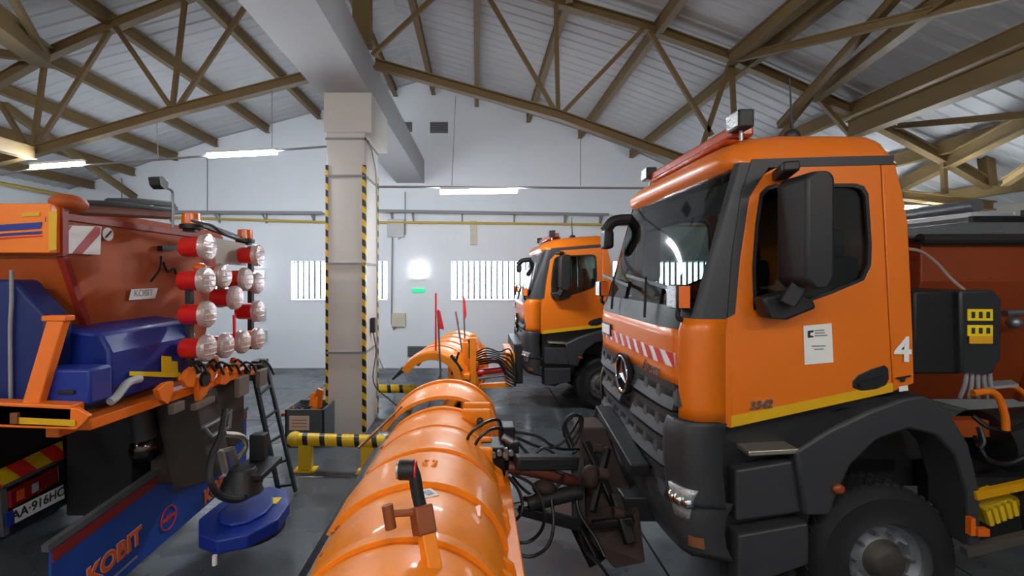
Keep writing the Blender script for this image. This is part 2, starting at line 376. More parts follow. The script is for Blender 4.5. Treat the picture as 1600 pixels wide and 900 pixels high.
member(P(50,240,7.5), P(-60,210,6.4), .16, .18, 'lengthwise lower roof beam at the left edge')
member(P(66,92,7.5), P(-60,76,6.9), .1, .1, 'brace running left from the upper left roof joint', 'wind_brace')
member(P(5,165,9), P(120,245,11), .12, .14, 'roof beam slanting behind the left truss')
# ---------------------------------------------------------------- lamps and services
def lamp(x0, y0, x1, y1, label, Y=YT, wires=()):
    a, b = P(x0,y0,Y), P(x1,y1,Y); d = (b-a).normalized()
    t = thing('tube_light', (a+b)/2, label, 'light', 'fluorescent tube lights')
    MB().bar(a+V((0,0,.05)), b+V((0,0,.05)), .1, .04).build('housing', WHITEP, t)
    MB().tube([a, b], .04, 10, False).build('tube', TUBE, t)
    for w0, w1 in wires: MB().cyl(P(*w0,Y), P(*w1,Y), .006, 6).build('hanger', GREY, t)
    return t
lamp(50,262,130,256,'short looking lit tube light at the far left above the hopper')
lamp(325,243,432,238,'lit tube light left of the column', wires=(((245,190),(247,247)),((425,138),(425,230))))
lamp(688,300,808,298,'lit tube light right of the column', wires=(((712,150),(706,290)),((907,215),(907,290))))
lamp(1390,327,1446,328,'lit tube light behind the rear corner of the near cab')
for i, (xx, lb) in enumerate(((-7.2,'left'),(-3.6,'middle left'),(0.3,'middle right'),(4.2,'right'))):      # the next row of the hall's lamps, behind the viewer
    t = thing('tube_light', (xx, -.9, 5.0), 'tube light of the row behind the viewpoint, '+lb, 'light', 'fluorescent tube lights')
    MB().box(xx-.65,xx+.65,-.95,-.85,5.03,5.07).build('housing', WHITEP, t); MB().tube([(xx-.63,-.9,5),(xx+.63,-.9,5)],.04,10,False).build('tube', TUBEB, t)
def pipe(pts, r, m, label, name='conduit', cat='conduit', n=8): return tag(MB().tube(pts, r, n, False).build(name, m), label, cat)
pipe([P(0,273,YT),P(50,265,YT),P(510,229,YT)], .018, GREY, 'grey conduit carrying the lamps left of the column')
pipe([P(590,292,YT),P(1020,294,YT)], .018, GREY, 'grey conduit carrying the lamp right of the column')
pipe([P(122,335,YW-.1),P(505,347,YW-.1),P(700,348,YW-.1),P(1270,355,YW-.1)], .035, mat('yellow_gas_pipe', '#C9AE52', .5), 'yellow gas pipe along the back wall', 'gas_pipe', 'pipe')
pipe([(XL+.25, YN, 4.95), (XL+.25, YW-.3, 4.95)], .05, mat('yellow_gas_pipe', '#C9AE52', .5), 'yellow gas pipe along the left wall', 'gas_pipe', 'pipe')
def tray(x0, x1, y0, y1, br, label):
    a, b = P(x0,y0,YW-.2), P(x1,y1,YW-.2); t = thing('cable_tray', (a+b)/2, label, 'cable tray')
    MB().bar(a, b, .22, .03).bar(a-V((0,.1,0)), b-V((0,.1,0)), .01, .08).build('tray_rail', GREY, t, smooth=0)
    for x in br:
        c = P(x, y0+(y1-y0)*(x-x0)/(x1-x0), YW-.2); MB().bar(c+V((0,-.1,-.03)), c+V((.0,.17,-.24)), .04, .04).bar(c+V((-.0,.18,0)), c+V((.0,.18,-.28)), .04, .03).build('bracket', GREY, t, smooth=0)
tray(122,505,331,333,(190,262,338,412,488),'grey cable tray on the back wall left of the column')
tray(592,950,330,336,(612,645,722,804,884,940),'grey cable tray on the back wall right of the column')
def wbox(x0,y0,x1,y1,d,m,label,cat,name,bev=.01):
    a, b = P(x0,y1,YW), P(x1,y0,YW); return tag(MB().box(a.x,b.x,YW-d,YW,a.z,b.z).build(name,m,bevel=bev),label,cat)
def grille_(x0,y0,x1,y1,label):
    a, b = P(x0,y1,YW), P(x1,y0,YW); t = thing('wall_vent', ((a.x+b.x)/2, YW, a.z), label, 'vent')
    MB().box(a.x,b.x,YW-.02,YW,a.z,b.z).build('backing', mat('vent_dark','#55585B',.7), t)
    n = 6
    for k in range(n):
        z = a.z+(b.z-a.z)*(k+.5)/n; MB().bar((a.x,YW-.035,z),(b.x,YW-.035,z),.03,.012).build('slat', GREY, t, smooth=0)
grille_(672,191,700,208,'square wall vent high under the roof right of the beam')
grille_(632,191,644,206,'narrow wall vent high beside the beam')
grille_(637,541,672,558,'low wall vent on the back wall behind the far plough')
wbox(606,343,632,371,.12,mat('pale_box','#C3C6C8',.6),'pale junction box on the back wall under the gas pipe','junction box','junction_box')
wbox(613,489,634,510,.12,mat('cream_box','#CFCBB8',.6),'small cream socket box low on the back wall','socket box','socket_box')
wbox(735,345,745,383,.06,mat('cream_box','#CFCBB8',.6),'slim cream sensor strip on the back wall above the right window','sensor','wall_sensor')
pipe([P(613,370,YW-.05),P(612,505,YW-.05),P(615,515,YW-.05),P(622,508,YW-.05)], .022, GREY, 'thin grey conduit dropping to the cream socket box')
pipe([P(633,300,YW-.05),P(633,366,YW-.05),P(622,374,YW-.05)], .015, GREY, 'thin grey conduit looping up from the junction box')
pipe([P(324,245,YW-.05),P(324,330,YW-.05)], .012, GREY, 'thin vertical wire on the back wall under the left lamp')
pipe([P(190,278,YW-.05),P(190,330,YW-.05)], .015, GREY, 'thin vertical conduit on the back wall above the hopper')
pipe([P(592,560,9.9),PZ(617,618,.01)], .012, GREY, 'thin rod leaning beside the column foot', 'leaning_rod', 'rod')
el = thing('emergency_light', P(654,430,YW), 'lit emergency lamp over a green exit sign on the back wall', 'emergency light')
a = P(654,422,YW-.12); MB().sph(a, .06).build('bulb', emis('emergency_glow','#F6FBFF',14), el)
a, b = P(643,460,YW), P(665,435,YW); MB().box(a.x,b.x,YW-.06,YW,b.z-.04,b.z+.02).build('bracket', WHITEP, el)
a, b = P(644,457,YW), P(664,451,YW); MB().box(a.x,b.x,YW-.05,YW,a.z,b.z).build('exit_sign', mat('exit_green','#1E9A6A',.4,emit=.6), el)
el2 = thing('emergency_light', P(404,425,YW), 'lit emergency lamp on the back wall behind the round red lamps', 'emergency light')
a = P(404,428,YW-.1); MB().sph(a, .06).build('bulb', MC.get('eg') or emis('emergency_glow_left','#F6FBFF',14), el2); MB().box(a.x-.15,a.x+.15,YW-.06,YW,a.z-.12,a.z+.1).build('bracket', WHITEP, el2)
wbox(406,482,416,500,.1,mat('pale_box','#C3C6C8',.6),'pale box on the back wall just right of the round red lamps','junction box','junction_box')
wbox(405,516,418,533,.12,mat('pale_box','#C3C6C8',.6),'lower pale box on the back wall right of the round red lamps','junction box','junction_box')
# rolled up sectional doors and their rails near the right wall
for k, (ya, yb, lb) in enumerate(((2.2,5.6,'near'),(6.3,9.7,'middle'),(10.2,13.2,'far'))):
    t = thing('sectional_door', (XR-1.6, (ya+yb)/2, 3.6), 'white sectional door rolled up under the right eaves, '+lb+' one', 'door')
    for i in range(5): MB().box(XR-3.14+i*.6, XR-2.56+i*.6, ya, yb, 3.50, 3.56).build('door_panel', WHITEP, t, smooth=0)
    for yy in (ya-.05, yb+.05): MB().bar((XR-3.2,yy,3.46),(XR-.05,yy,3.46),.06,.08).build('track', BLACK, t, smooth=0)
    MB().cyl((XR-3.05,ya,3.66),(XR-3.05,yb,3.66),.09,12).build('spring_tube', STEEL, t)
# ================================================================ THE TRUCKS
YN0 = 3.35; WID = 2.3
def N(x, y, Y=YN0): return P(x, y, Y)
ctrlN = [(1142,668),(1395,612),(1377,262),(1185,262)]; ctrlF = [(848,522),(943,511),(940,388),(865,392)]
YF0 = 9.15
A_, B_ = [], []
for a, b in zip(ctrlN, ctrlF):
    p, q = P(*a, YN0), P(*b, YF0); A_.append([1, p.x, p.z, p.x*p.z]); B_.append([q.x, q.z])
SOL = np.linalg.solve(np.array(A_), np.array(B_))
def farfn(q):
    r = np.array([1, q.x, q.z, q.x*q.z]) @ SOL; return V((float(r[0]), q.y-YN0+YF0, float(r[1])))
def front(z, s):                                     # X of the cab front at height z, s in -1..1 (-1 the near side)
    xc = 1.47 if z < 2.3 else 1.47+(z-2.3)*.33
    if z < 1.3: xc = 1.47+(1.3-z)*.1
    A = .34 if z < 2.3 else .34-(z-2.3)*.18
    return xc+A*(1-max(0, 1-abs(s)**5)**(1/5))
def W(s): return YN0+(s+1)/2*WID
def ngon(px, Y=YN0): return [N(x, y, Y)*1.0 for x, y in px]
def onY(px, Y):                                      # same X,Z as traced on the near side, moved to width Y
    return [V((q.x, Y, q.z)) for q in (N(x, y) for x, y in px)]
def patch(fn, z0, z1, s0, s1, nu=10, nv=24, dx=0): 
    return MB(fn).grid(lambda u, v: (front(z0+(z1-z0)*u, s0+(s1-s0)*v)+dx, W(s0+(s1-s0)*v), z0+(z1-z0)*u), nu, nv)
def wheel(parent, c, r, side, name='wheel', width=.3):
    # c = centre of the outer face; side -1: outer face looks to -Y
    t = bpy.data.objects.new(name, None); C.objects.link(t); t.parent = parent; ORG[t.name] = ORG[parent.name]
    k = r/.55; y = side
    tp = [(.30,-.02),(.33,.0),(.40,-.0),(.48,-.01),(.52,.03),(.545,.07),(.55,.1),(.55,.24),(.545,.27),(.5,.3),(.3,.3)]
    m = MB().lathe([(a*k, -b*y*-1 if False else b) for a, b in tp], c, (0,-y,0), 48); m.build('tyre', TYRE, t, smooth=40)
    tr = MB()
    for i in range(48):
        a = 2*math.pi*i/48; e = V((math.cos(a),0,math.sin(a))); g = V((-math.sin(a),0,math.cos(a)))
        for yy in (.1, .17, .24):
            p = V(c)+e*(.556*k)+V((0,-y*yy,0)); tr.bar(p-g*.024*k-e*.016+V((0,.03,0)), p+g*.024*k-e*.016-V((0,.03,0)), .03, .03, e)
    tr.build('tread', TYRE, t, smooth=0, kind='stuff')
    rp = [(.305,-.025),(.30,.03),(.285,.05),(.27,.03),(.23,.07),(.19,.07),(.15,.05),(.13,.02),(.11,-.02),(.09,-.03),(.001,-.035)]
    MB().lathe([(a*k, b) for a, b in rp[:7]], c, (0,-y,0), 40).build('rim', STEEL, t, smooth=40)
    MB().lathe([(a*k, b) for a, b in rp[6:]], c, (0,-y,0), 28).build('hub', mat('dusty_hub','#4A4642',.6,.4), t, smooth=40)
    bo = MB()
    for i in range(10):
        a = 2*math.pi*i/10; p = V(c)+V((math.cos(a),0,math.sin(a)))*.205*k; bo.cyl(p+V((0,-y*.09,0)), p+V((0,-y*.02,0)), .024*k, 8, .016*k)
    each(bo,'wheel_nut', STEEL, t); return t

def truck(fn, org, label, near):
    f0 = fn or (lambda q: q)
    t = thing('snow_plough_truck', org, label, 'truck')
    b = lambda: MB(fn)
    Yf = YN0+WID
    # ---- roof and brow
    rp = [(1.865,3.47),(1.80,3.53),(1.80,3.60),(1.90,3.69),(2.06,3.75),(2.3,3.775),(2.65,3.775),(2.92,3.77),(2.99,3.74),(3.035,3.65),(3.06,3.55)]
    def rf(u, v):
        s = math.sin((v-.5)*math.pi); i = min(len(rp)-2, int(u*(len(rp)-1))); k = u*(len(rp)-1)-i
        x = rp[i][0]+(rp[i+1][0]-rp[i][0])*k; z = rp[i][1]+(rp[i+1][1]-rp[i][1])*k
        e = abs(s)**18; z = 3.5+(z-3.5)*(1-.8*e) if z > 3.5 else z
        x += (.17*(1-max(0,1-abs(s)**5)**.2)+.10*e)*max(0, 1-(x-1.8)/.9); return (x, W(s), z)
    b().grid(rf, 20, 28).build('roof', ORANGE, t, smooth=60)
    # ---- windscreen, its black surround, pillars
    patch(fn, 2.44, 3.49, -.965, .965, 8, 24).build('windscreen', WSG, t, smooth=60)
    patch(fn, 2.28, 2.46, -.97, .97, 2, 24, -.006).build('cowl', BLACK, t, smooth=60)
    for s0, s1 in ((-1, -.955), (.955, 1)): patch(fn, 2.36, 3.52, s0, s1, 8, 6, -.008).build('pillar', CHAR, t, smooth=60)
    pil = [(1136,497),(1148,490),(1155,407),(1170,308),(1193,272),(1200,262),(1395,257),(1396,243),(1300,245),(1175,249),(1158,300),(1143,400)]
    for Y, d in ((YN0-.006,.03),(Yf+.006,-.03)): b().plate(onY(pil,Y),(),(0,d,0)).build('roof_strip', CHAR, t, smooth=20)
    # ---- orange front panel and corners
    fp = patch(fn, 1.87, 2.29, -.9, .9, 6, 24).build('front_panel', ORANGE, t, smooth=60, solid=.015)
    for s0, s1 in ((-1,-.9),(.9,1)):
        patch(fn, 1.63, 2.38, s0, s1, 8, 8, -.004).build('corner_panel', ORANGE, t, smooth=60, solid=.015)
    for Y, d in ((YN0+.004,.02),(Yf-.004,-.02)): b().plate(onY([(1127,664),(1130,498),(1149,489),(1143,669)],Y),(),(0,d,0)).build('corner_edge', ORANGE, t, smooth=20)
    # warning band of slanting stripes: each stripe its own strip on the panel
    ns = 10
    band = patch(fn, 2.0, 2.11, -.88, .88, 1, 24, -.014).build('warning_band', mat('band_white','#E9E4E2',.4), t)
    for i in range(ns):
        s0 = -.95+1.76*i/ns; s1 = s0+1.76/ns*.5
        MB(fn).grid(lambda u, v: (front(2, max(-.878,s0+(s1-s0)*v+.085*u))-.019, W(max(-.878,s0+(s1-s0)*v+.085*u)), 2.0+.11*u), 1, 2).build('warning_stripe', REDF, band, smooth=0)
    pl = b().box(1.44,1.455,4.98,5.3,2.04,2.17).build('front_plate', BLACK, t, bevel=.004); b().box(1.436,1.441,5.0,5.28,2.055,2.155).build('plate_face', PAPER, pl)
    if near:
        p = V((front(1.93,-.62)-.02, W(-.55), 1.93)); text('Arocs', .13, CHROME, t, p+V((.0,0,0)), (.06,-1,0), (0,0,1), 'model_script', .006, .002, fn=fn, shear=.3)
        text('3342', .085, CHROME, t, N(1188,633,YN0-.012), (1,0,.12), (0,0,1), 'model_number', .005, .002, fn=fn, shear=.3)
        text('4', .25, WHITEP, t, N(1411,548,YN0-.01), (1,0,0), (0,0,1), 'fleet_number', .002, .006)
    # ---- doors with their windows
    door = [(1142,668),(1148,490),(1156,407),(1171,308),(1194,272),(1216,260),(1376,257),(1386,450),(1395,612)]
    win = [(1178,484),(1176,420),(1181,350),(1188,302),(1198,292),(1212,288),(1336,287),(1350,291),(1357,303),(1362,380),(1361,415),(1350,438),(1297,460),(1257,474),(1225,483),(1195,487)]
    ql = [(1378,257),(1399,257),(1410,300),(1419,350),(1423,430),(1426,520),(1428,600),(1397,612),(1388,450)]
    for Y, d in ((YN0,.04),(Yf,-.04)):
        dr = b().plate(onY(door,Y),[onY(win,Y)],(0,d,0)).build('door', ORANGE, t, smooth=20, bevel=.006)
        b().plate(onY(win,Y+d*.6),(),(0,d*.1,0)).build('window_pane', SDG, dr, smooth=0)
        cx = sum(p[0] for p in win)/len(win); cy = sum(p[1] for p in win)/len(win)
        wi = [(cx+(x-cx)*.945, cy+(y-cy)*.95) for x, y in win]
        b().plate(onY(win,Y-d*.05),[onY(wi,Y-d*.05)],(0,d*.5,0)).build('window_seal', BLACK, dr, smooth=20)
        hd = [(1332,606),(1331,596),(1340,586),(1360,577),(1382,570),(1388,576),(1389,592),(1384,602),(1370,608),(1345,611)]
        h = b().plate(onY(hd,Y-d*.1),(),(0,d*.3,0)).build('door_handle', BLACK, dr, smooth=20, bevel=.006)
        q = N(1360,598,Y); b().bar((N(1340,602).x,Y-d*.35,N(1340,602).z),(N(1382,588).x,Y-d*.35,N(1382,588).z),.012,.03).build('grip', BLACK, h)
        yb = [(1142,668),(1142,650),(1395,598),(1395,612)]
        b().plate(onY(yb,Y-d*.06),(),(0,d*.05,0)).build('yellow_stripe', mat('yellow_reflector','#D8A80E',.45), dr, smooth=0)
        b().plate(onY(ql,Y),(),(0,d,0)).build('quarter_panel', ORANGE, t, smooth=20, bevel=.008)
    # rear wall and liner of the cab
    rw = [(1399,250),(1410,300),(1419,350),(1423,430),(1426,520),(1428,600),(1405,605),(1400,430),(1380,262)]
    b().plate(onY(rw,YN0+.02),(),(0,WID-.04,0)).build('rear_wall', ORANGE, t, smooth=40)
    b().box(1.62,3.1,YN0+.06,Yf-.06,1.72,1.80).build('cab_floor', BLACK, t)
    b().box(2.0,3.05,YN0+.05,Yf-.05,3.46,3.5).build('headliner', FABRIC, t)
    ds = b().grid(lambda u, v: (front(2.35,v*1.8-.9)+.06+.5*u, W(v*1.8-.9), 2.34+.12*math.sin(u*3.1)), 6, 16).box(1.75,2.1,YN0+.1,Yf-.1,1.8,2.34).build('dashboard', BLACK, t)
    sw = b(); c = V((2.2, YN0+.6, 2.45)); ax = V((.55,0,.83)).normalized(); e1 = V((0,1,0)); e2 = ax.cross(e1)
    sw.tube([c+(e1*math.cos(a)+e2*math.sin(a))*.22 for a in [i*math.pi/12 for i in range(25)]], .017, 8, False).bar(c-e1*.2,c+e1*.2,.04,.02).cyl(c,c-ax*.3,.03,8).build('steering_wheel', BLACK, t)
    for y0 in (YN0+.32, YN0+1.45):
        b().box(2.45,2.92,y0,y0+.52,1.95,2.14).build('seat', FABRIC, t, bevel=.04)
        b().plate([(2.84,y0,2.1),(3.0,y0,2.1),(3.06,y0,2.85),(2.96,y0,2.86)],(),(0,.52,0)).build('seat_back', FABRIC, t, bevel=.03)
        b().box(2.95,3.06,y0+.12,y0+.4,2.86,3.08).build('headrest', FABRIC, t, bevel=.03)
    b().box(2.0,2.06,YN0+.12,Yf-.12,3.22,3.46).build('sun_visor', FABRIC, t, bevel=.02)
    # ---- grille: four louvres of pockets round the emblem
    b().grid(lambda u, v: (front(1.0+.9*u,(v*1.8-.9)*(.84+.12*u))+.07, W((v*1.8-.9)*(.84+.12*u)), 1.0+.9*u), 6, 20).build('grille_backing', BLACK, t)
    for r in range(4):
        z1 = 1.875-r*.222; z0 = z1-.2; sm_ = .872-.03*r; n = 8
        droop = lambda s: -.055*(1-s*s)*(r*.45)
        def lip(g, ks, za, zb, d0, d1, sm_=sm_):
            for k in ks:
                sa, sb = -sm_+2*sm_*k/24, -sm_+2*sm_*(k+1)/24
                if r < 2 and abs((sa+sb)/2) < .13: continue
                q = []
                for s_ in (sa, sb):
                    for z_, d_ in ((za,d0),(zb,d1),(zb,.09),(za,.09)): q.append((front(1.4,s_*.98)+d_, W(s_), z_+droop(s_)))
                g.add(q, [(0,1,5,4),(1,2,6,5),(2,3,7,6),(3,0,4,7),(0,3,2,1),(4,5,6,7)])
        for half in ((range(24), range(n+1)),) if r > 1 else ((range(12), range(4)), (range(12,24), range(5,9))):
         g = b(); lip(g, half[0], z1-.06, z1, -.002, -.008); lip(g, half[0], z0, z0+.085, -.03, -.002)
         for k in half[1]:
            s_ = -sm_+2*sm_*k/n
            hw = .088; x = front(1.4, s_*.98); y_ = W(s_); dz = droop(s_)
            g.add([(x-.012,y_-hw*.5,z0+.04+dz),(x-.012,y_+hw*.5,z0+.04+dz),(x-.0,y_+hw*.35,z1-.03+dz),(x-.0,y_-hw*.35,z1-.03+dz),
                   (x+.08,y_-hw*1.25,z0+.05+dz),(x+.08,y_+hw*1.25,z0+.05+dz),(x+.08,y_+hw*1.1,z1-.03+dz),(x+.08,y_-hw*1.1,z1-.03+dz)],
                  [(0,1,2,3),(0,4,5,1),(1,5,6,2),(2,6,7,3),(3,7,4,0)])
         g.build('grille_louvre', CHAR, t, smooth=25)
    c = V((1.415, W(0), 1.74)); e = b(); R = .17
    e.tube([c+V((0,math.cos(a)*R,math.sin(a)*R)) for a in [i*math.pi/18 for i in range(37)]], .016, 8, False)
    for k in range(3):
        a = math.pi/2+k*2*math.pi/3; d = V((0,math.cos(a),math.sin(a))); g = V((0,-math.sin(a),math.cos(a)))
        e.add([c+d*R, c+g*.032, c-g*.032, c+V((-.025,0,0)), c+V((.01,0,0))], [(0,1,3),(0,3,2),(0,4,1),(0,2,4)])
    e.build('star_emblem', CHROME, t, smooth=30)
    b().lathe([(.001,-.01),(.19,-.01),(.2,.02),(.2,.05)],c+V((.04,0,0)),(-1,0,0),32).build('emblem_disc', BLACK, t)
    # ---- bumper
    b().grid(lambda u, v: (front(1.0,(v*2-1))-.04*math.sin(u*math.pi)+(.02 if u>.8 else 0)+.10*max(0,.25-u), W(v*2-1), .62+.42*u), 10, 30).build('bumper', CHAR, t, smooth=60, solid=.02)
    for s0, s1 in ((-1,-.78),(.78,1)):
        MB(fn).grid(lambda u, v, s0=s0, s1=s1: (front(1.0+.622*u, s0+(s1-s0)*v)+.006-.035*min(1,max(0,(1-u)*6))*(1-abs(2*abs(v-.5))**4*0), W(s0+(s1-s0)*v), 1.0+.622*u), 16, 10).build('bumper_corner', CHAR, t, smooth=60, solid=.02)
        sa, sb = (-.995,-.85) if s0 < 0 else (.85,.995)
        hl = MB(fn).grid(lambda u, v, sa=sa, sb=sb: (front(.9+.23*u, (sa+(sb-sa)*(v*(.62+.38*u)+.19*(1-u))))-.052, W(sa+(sb-sa)*(v*(.62+.38*u)+.19*(1-u))), .9+.23*u), 4, 8).build('headlight', LAMPW, t, smooth=60, solid=.03)
        for k in range(3):
            ss = sa+(sb-sa)*(.2+.3*k) if sa < 0 else sa+(sb-sa)*(.2+.3*k)
            p = V((front(.95,ss)-.06, W(ss), 1.03)); b().sph(p, .05).build('lamp_bowl', CHROME, hl)
        patch(fn, .70, .78, sa, sb, 2, 6, -.045).build('fog_lamp', mat('smoky_amber','#8A5A3A',.2,.2,.2), t)
        b().grid(lambda u, v: (front(1.2,sa+(sb-sa)*v)-.035, W(sa+(sb-sa)*v), 1.09+.02*u), 1, 8).build('trim', CHAR, t)
    # ---- steps, side skirt, mud guards on both sides
    lowb = [(1142,672),(1428,607),(1428,640),(1300,700),(1290,800),(1270,860),(1200,920),(1142,920)]
    arch = [(1236,702),(1290,667),(1345,641),(1400,621),(1436,616),(1472,640),(1503,690),(1520,760),(1522,850),(1503,850),(1500,765),(1482,708),(1452,676),(1410,667),(1362,684),(1322,722),(1298,775),(1290,800),(1250,800)]
    for Y, sg in ((YN0, 1), (Yf, -1)):
        b().plate(onY(lowb,Y+sg*.12),(),(0,sg*.03,0)).build('side_skirt', BLACK, t, smooth=0)
        b().plate(onY(arch,Y-sg*.05),(),(0,sg*.30,0)).build('mudguard', CHAR, t, smooth=30, bevel=.02)
        st = [(1142,712),(1285,712),(1292,800),(1262,850),(1142,850)]
        b().plate(onY([(1150,735),(1240,720),(1262,800),(1150,815)],Y-sg*.0),(),(0,sg*.2,0)).build('step_housing', CHAR, t, smooth=0, bevel=.02)
        b().plate(onY([(1150,835),(1262,815),(1262,880),(1150,920)],Y-sg*.02),(),(0,sg*.22,0)).build('step_housing', CHAR, t, smooth=0, bevel=.02)
        a_, c_ = N(1165,706), N(1283,700); b().bar((a_.x,Y-sg*.0+sg*.05,a_.z),(c_.x,Y+sg*.05,c_.z),.18,.035).build('step_tread', ALU, t, bevel=.006)
        q = N(1300,758); b().sph((q.x,Y-sg*.06,q.z),.045,(1,.6,.8)).build('marker_lamp', mat('dim_amber','#8A3E16',.3), t)
    b().box(1.75,3.5,YN0+.75,Yf-.75,.75,1.25).box(3.0,6.6,YN0+.7,YN0+.95,.85,1.15).box(3.0,6.6,Yf-.95,Yf-.7,.85,1.15).build('chassis', BLACK, t)
    b().box(2.35,3.7,YN0+.42,Yf-.42,1.2,1.7).build('wheel_well', BLACK, t)
    b().cyl((2.99,YN0+.3,.6),(2.99,Yf-.3,.6),.09,12).build('axle', BLACK, t)
    # ---- mirrors
    for Y, sg in ((YN0,1),(Yf,-1)):
        m1 = b()
        ol = [(2.17,2.67),(2.22,2.61),(2.33,2.62),(2.36,2.68),(2.36,3.33),(2.33,3.37),(2.21,3.37),(2.17,3.33)]
        def mo(x, z, Y=Y): return V((x, Y-sg*.40, z))
        mi = b().plate([mo(x-.06, z) for x, z in ol],(),(0,sg*.30,0)).build('mirror', BLACK, t, smooth=30, bevel=.035)
        b().bar((2.07,Y-sg*.32,3.42),(2.2,Y+sg*.0,3.42),.1,.07).build('mirror_arm', BLACK, mi, bevel=.015)
        b().plate([(1.98,Y-sg*.03,2.54),(2.02,Y-sg*.03,2.40),(2.16,Y-sg*.03,2.39),(2.36,Y-sg*.03,2.47),(2.34,Y-sg*.03,2.52),(2.2,Y-sg*.03,2.60)],(),(0,-sg*.13,0)).build('mirror_foot', BLACK, mi, smooth=20, bevel=.02)
        b().bar((2.12,Y-sg*.2,2.5),(2.2,Y-sg*.25,2.68),.08,.1).build('mirror_stalk', BLACK, mi, bevel=.01)
    # front kerb mirror hanging at the far front corner
    km = b().tube([(1.99,Yf-.08,3.36),(1.85,Yf-.0,3.38),(1.68,Yf+.02,3.36),(1.58,Yf+.03,3.24)],[.07]*16,10).build('front_mirror_arm', BLACK, t)
    b().box(1.54,1.66,Yf-.1,Yf+.12,3.02,3.26).build('mirror_shell', BLACK, km, bevel=.04)
    # ---- wipers, auxiliary lamps
    for ya, yb_ in ((YN0+.55,YN0+1.25),(YN0+1.5,YN0+2.1)):
        b().bar((1.42,ya,2.35),(1.50,ya+.18,2.68),.02,.03).bar((1.5,ya-.3,2.60),(1.50,yb_,2.7),.018,.03).build('wiper', BLACK, t)
    for y_, sc in ((YN0+.10,1),(YN0+2.2,1)):
        al = b().box(1.46,1.56,y_-.085,y_+.085,2.45,2.63).build('auxiliary_lamp', BLACK, t, bevel=.02)
        b().box(1.452,1.46,y_-.075,y_+.075,2.46,2.62).build('lens', LAMPW, al)
        b().box(1.475,1.555,y_-.09,y_-.084,2.46,2.62).build('side_lens', AMBER, al)
        b().tube([(1.51,y_,2.46),(1.51,y_,2.38),(1.62,y_+.04,2.34)],.02).build('bracket', BLACK, al)
    # ---- beacon bar, work lamps, aerial, side marker
    b().box(2.03,2.2,YN0+.30,Yf-.25,3.80,3.90).box(1.99,2.24,YN0+.36,Yf-.3,3.765,3.81).build('beacon_bar', mat('beacon_orange','#B8481A',.25,0,.1,6,coat=.6), t, bevel=.03)
    for y_ in (YN0+.22, Yf-.2):
        wl = b().box(1.98,2.1,y_-.09,y_+.09,3.82,3.96).build('work_lamp', BLACK, t, bevel=.015)
        b().box(1.972,1.98,y_-.075,y_+.075,3.835,3.945).build('lens', LAMPW, wl); b().cyl((2.05,y_,3.74),(2.05,y_,3.83),.015,8).build('bracket', STEEL, wl)
    b().sph((2.43,YN0+.2,3.77),.055,(1.1,.7,1)).tube([(2.43,YN0+.2,3.79),(2.41,YN0+.2,4.22)],[.012,.004],6,False).build('aerial', BLACK, t)
    b().box(1.93,2.02,YN0+.22,YN0+.34,3.672,3.70).build('marker_light', LAMPW, t, bevel=.01)
    b().tube([(1.72,YN0+.1,2.44),(1.66,YN0+.12,2.5),(1.6,YN0+.15,2.52)],.012).build('washer_hose', CHROME, t)
    # ---- wheels
    if near:
        wc = P(1388,880,3.42); r = .56; wc.z = r
        wheel(t, wc, r, -1); wheel(t, (wc.x, YN0+WID-.07, r), r, 1)
        wheel(t, (wc.x+4.2, 3.42, r), r, -1); wheel(t, (wc.x+4.2, YN0+WID-.07, r), r, 1)
    else:
        wc = P(941,603,9.2); r = .53; wc.z = r
        wheel(t, wc, r, -1); wheel(t, (wc.x, YF0+WID-.07, r), r, 1)
        wheel(t, (wc.x+4.0, 9.2, r), r, -1); wheel(t, (wc.x+4.0, YF0+WID-.07, r), r, 1)
    return t
T1 = truck(None, (3, 4.5, 0), 'big orange truck cab in the foreground with a white number four', True)
T2 = truck(farfn, (2.4, 10.3, 0), 'smaller looking orange truck by the back wall windows', False)
# sheet of paper on the door, small label and clip under the number
sh = MB().plate([N(*p, YN0-.004) for p in ((1255,509),(1299,505),(1302,566),(1257,570))],(),(0,-.002,0)).build('paper_notice', PAPER, T1, smooth=0, label='white printed notice taped to the door')
def onS(x, y, d=.008): return N(x, y, YN0-d)
lo = MB(); lo.plate([onS(*p) for p in ((1262,517),(1271,516),(1271,519),(1266,520),(1266,524),(1271,525),(1271,527),(1262,528))],(),(0,-.001,0)); lo.build('logo', INK, sh, smooth=0)
tl = MB()
for x0, x1, y in ((1273,1288,516.5),(1273,1289,520.5),(1273,1293,524.5),(1268,1290,541),(1272,1287,546)): tl.plate([onS(x0,y-.9),onS(x1,y-1.6),onS(x1,y+.2),onS(x0,y+.9)],(),(0,-.001,0))
each(tl,'print_line', mat('grey_print','#7E8184',.6), sh, smooth=0)
MB().plate([onS(*p) for p in ((1399,590),(1423,586),(1423,588),(1414,590),(1413,596),(1407,597),(1407,592),(1399,592))],(),(0,-.006,0)).build('clip', BLACK, T1, smooth=0)
lb = MB().plate([onS(*p) for p in ((1404,604),(1418,602),(1419,610),(1405,612))],(),(0,-.002,0)).build('small_label', PAPER, T1, smooth=0)
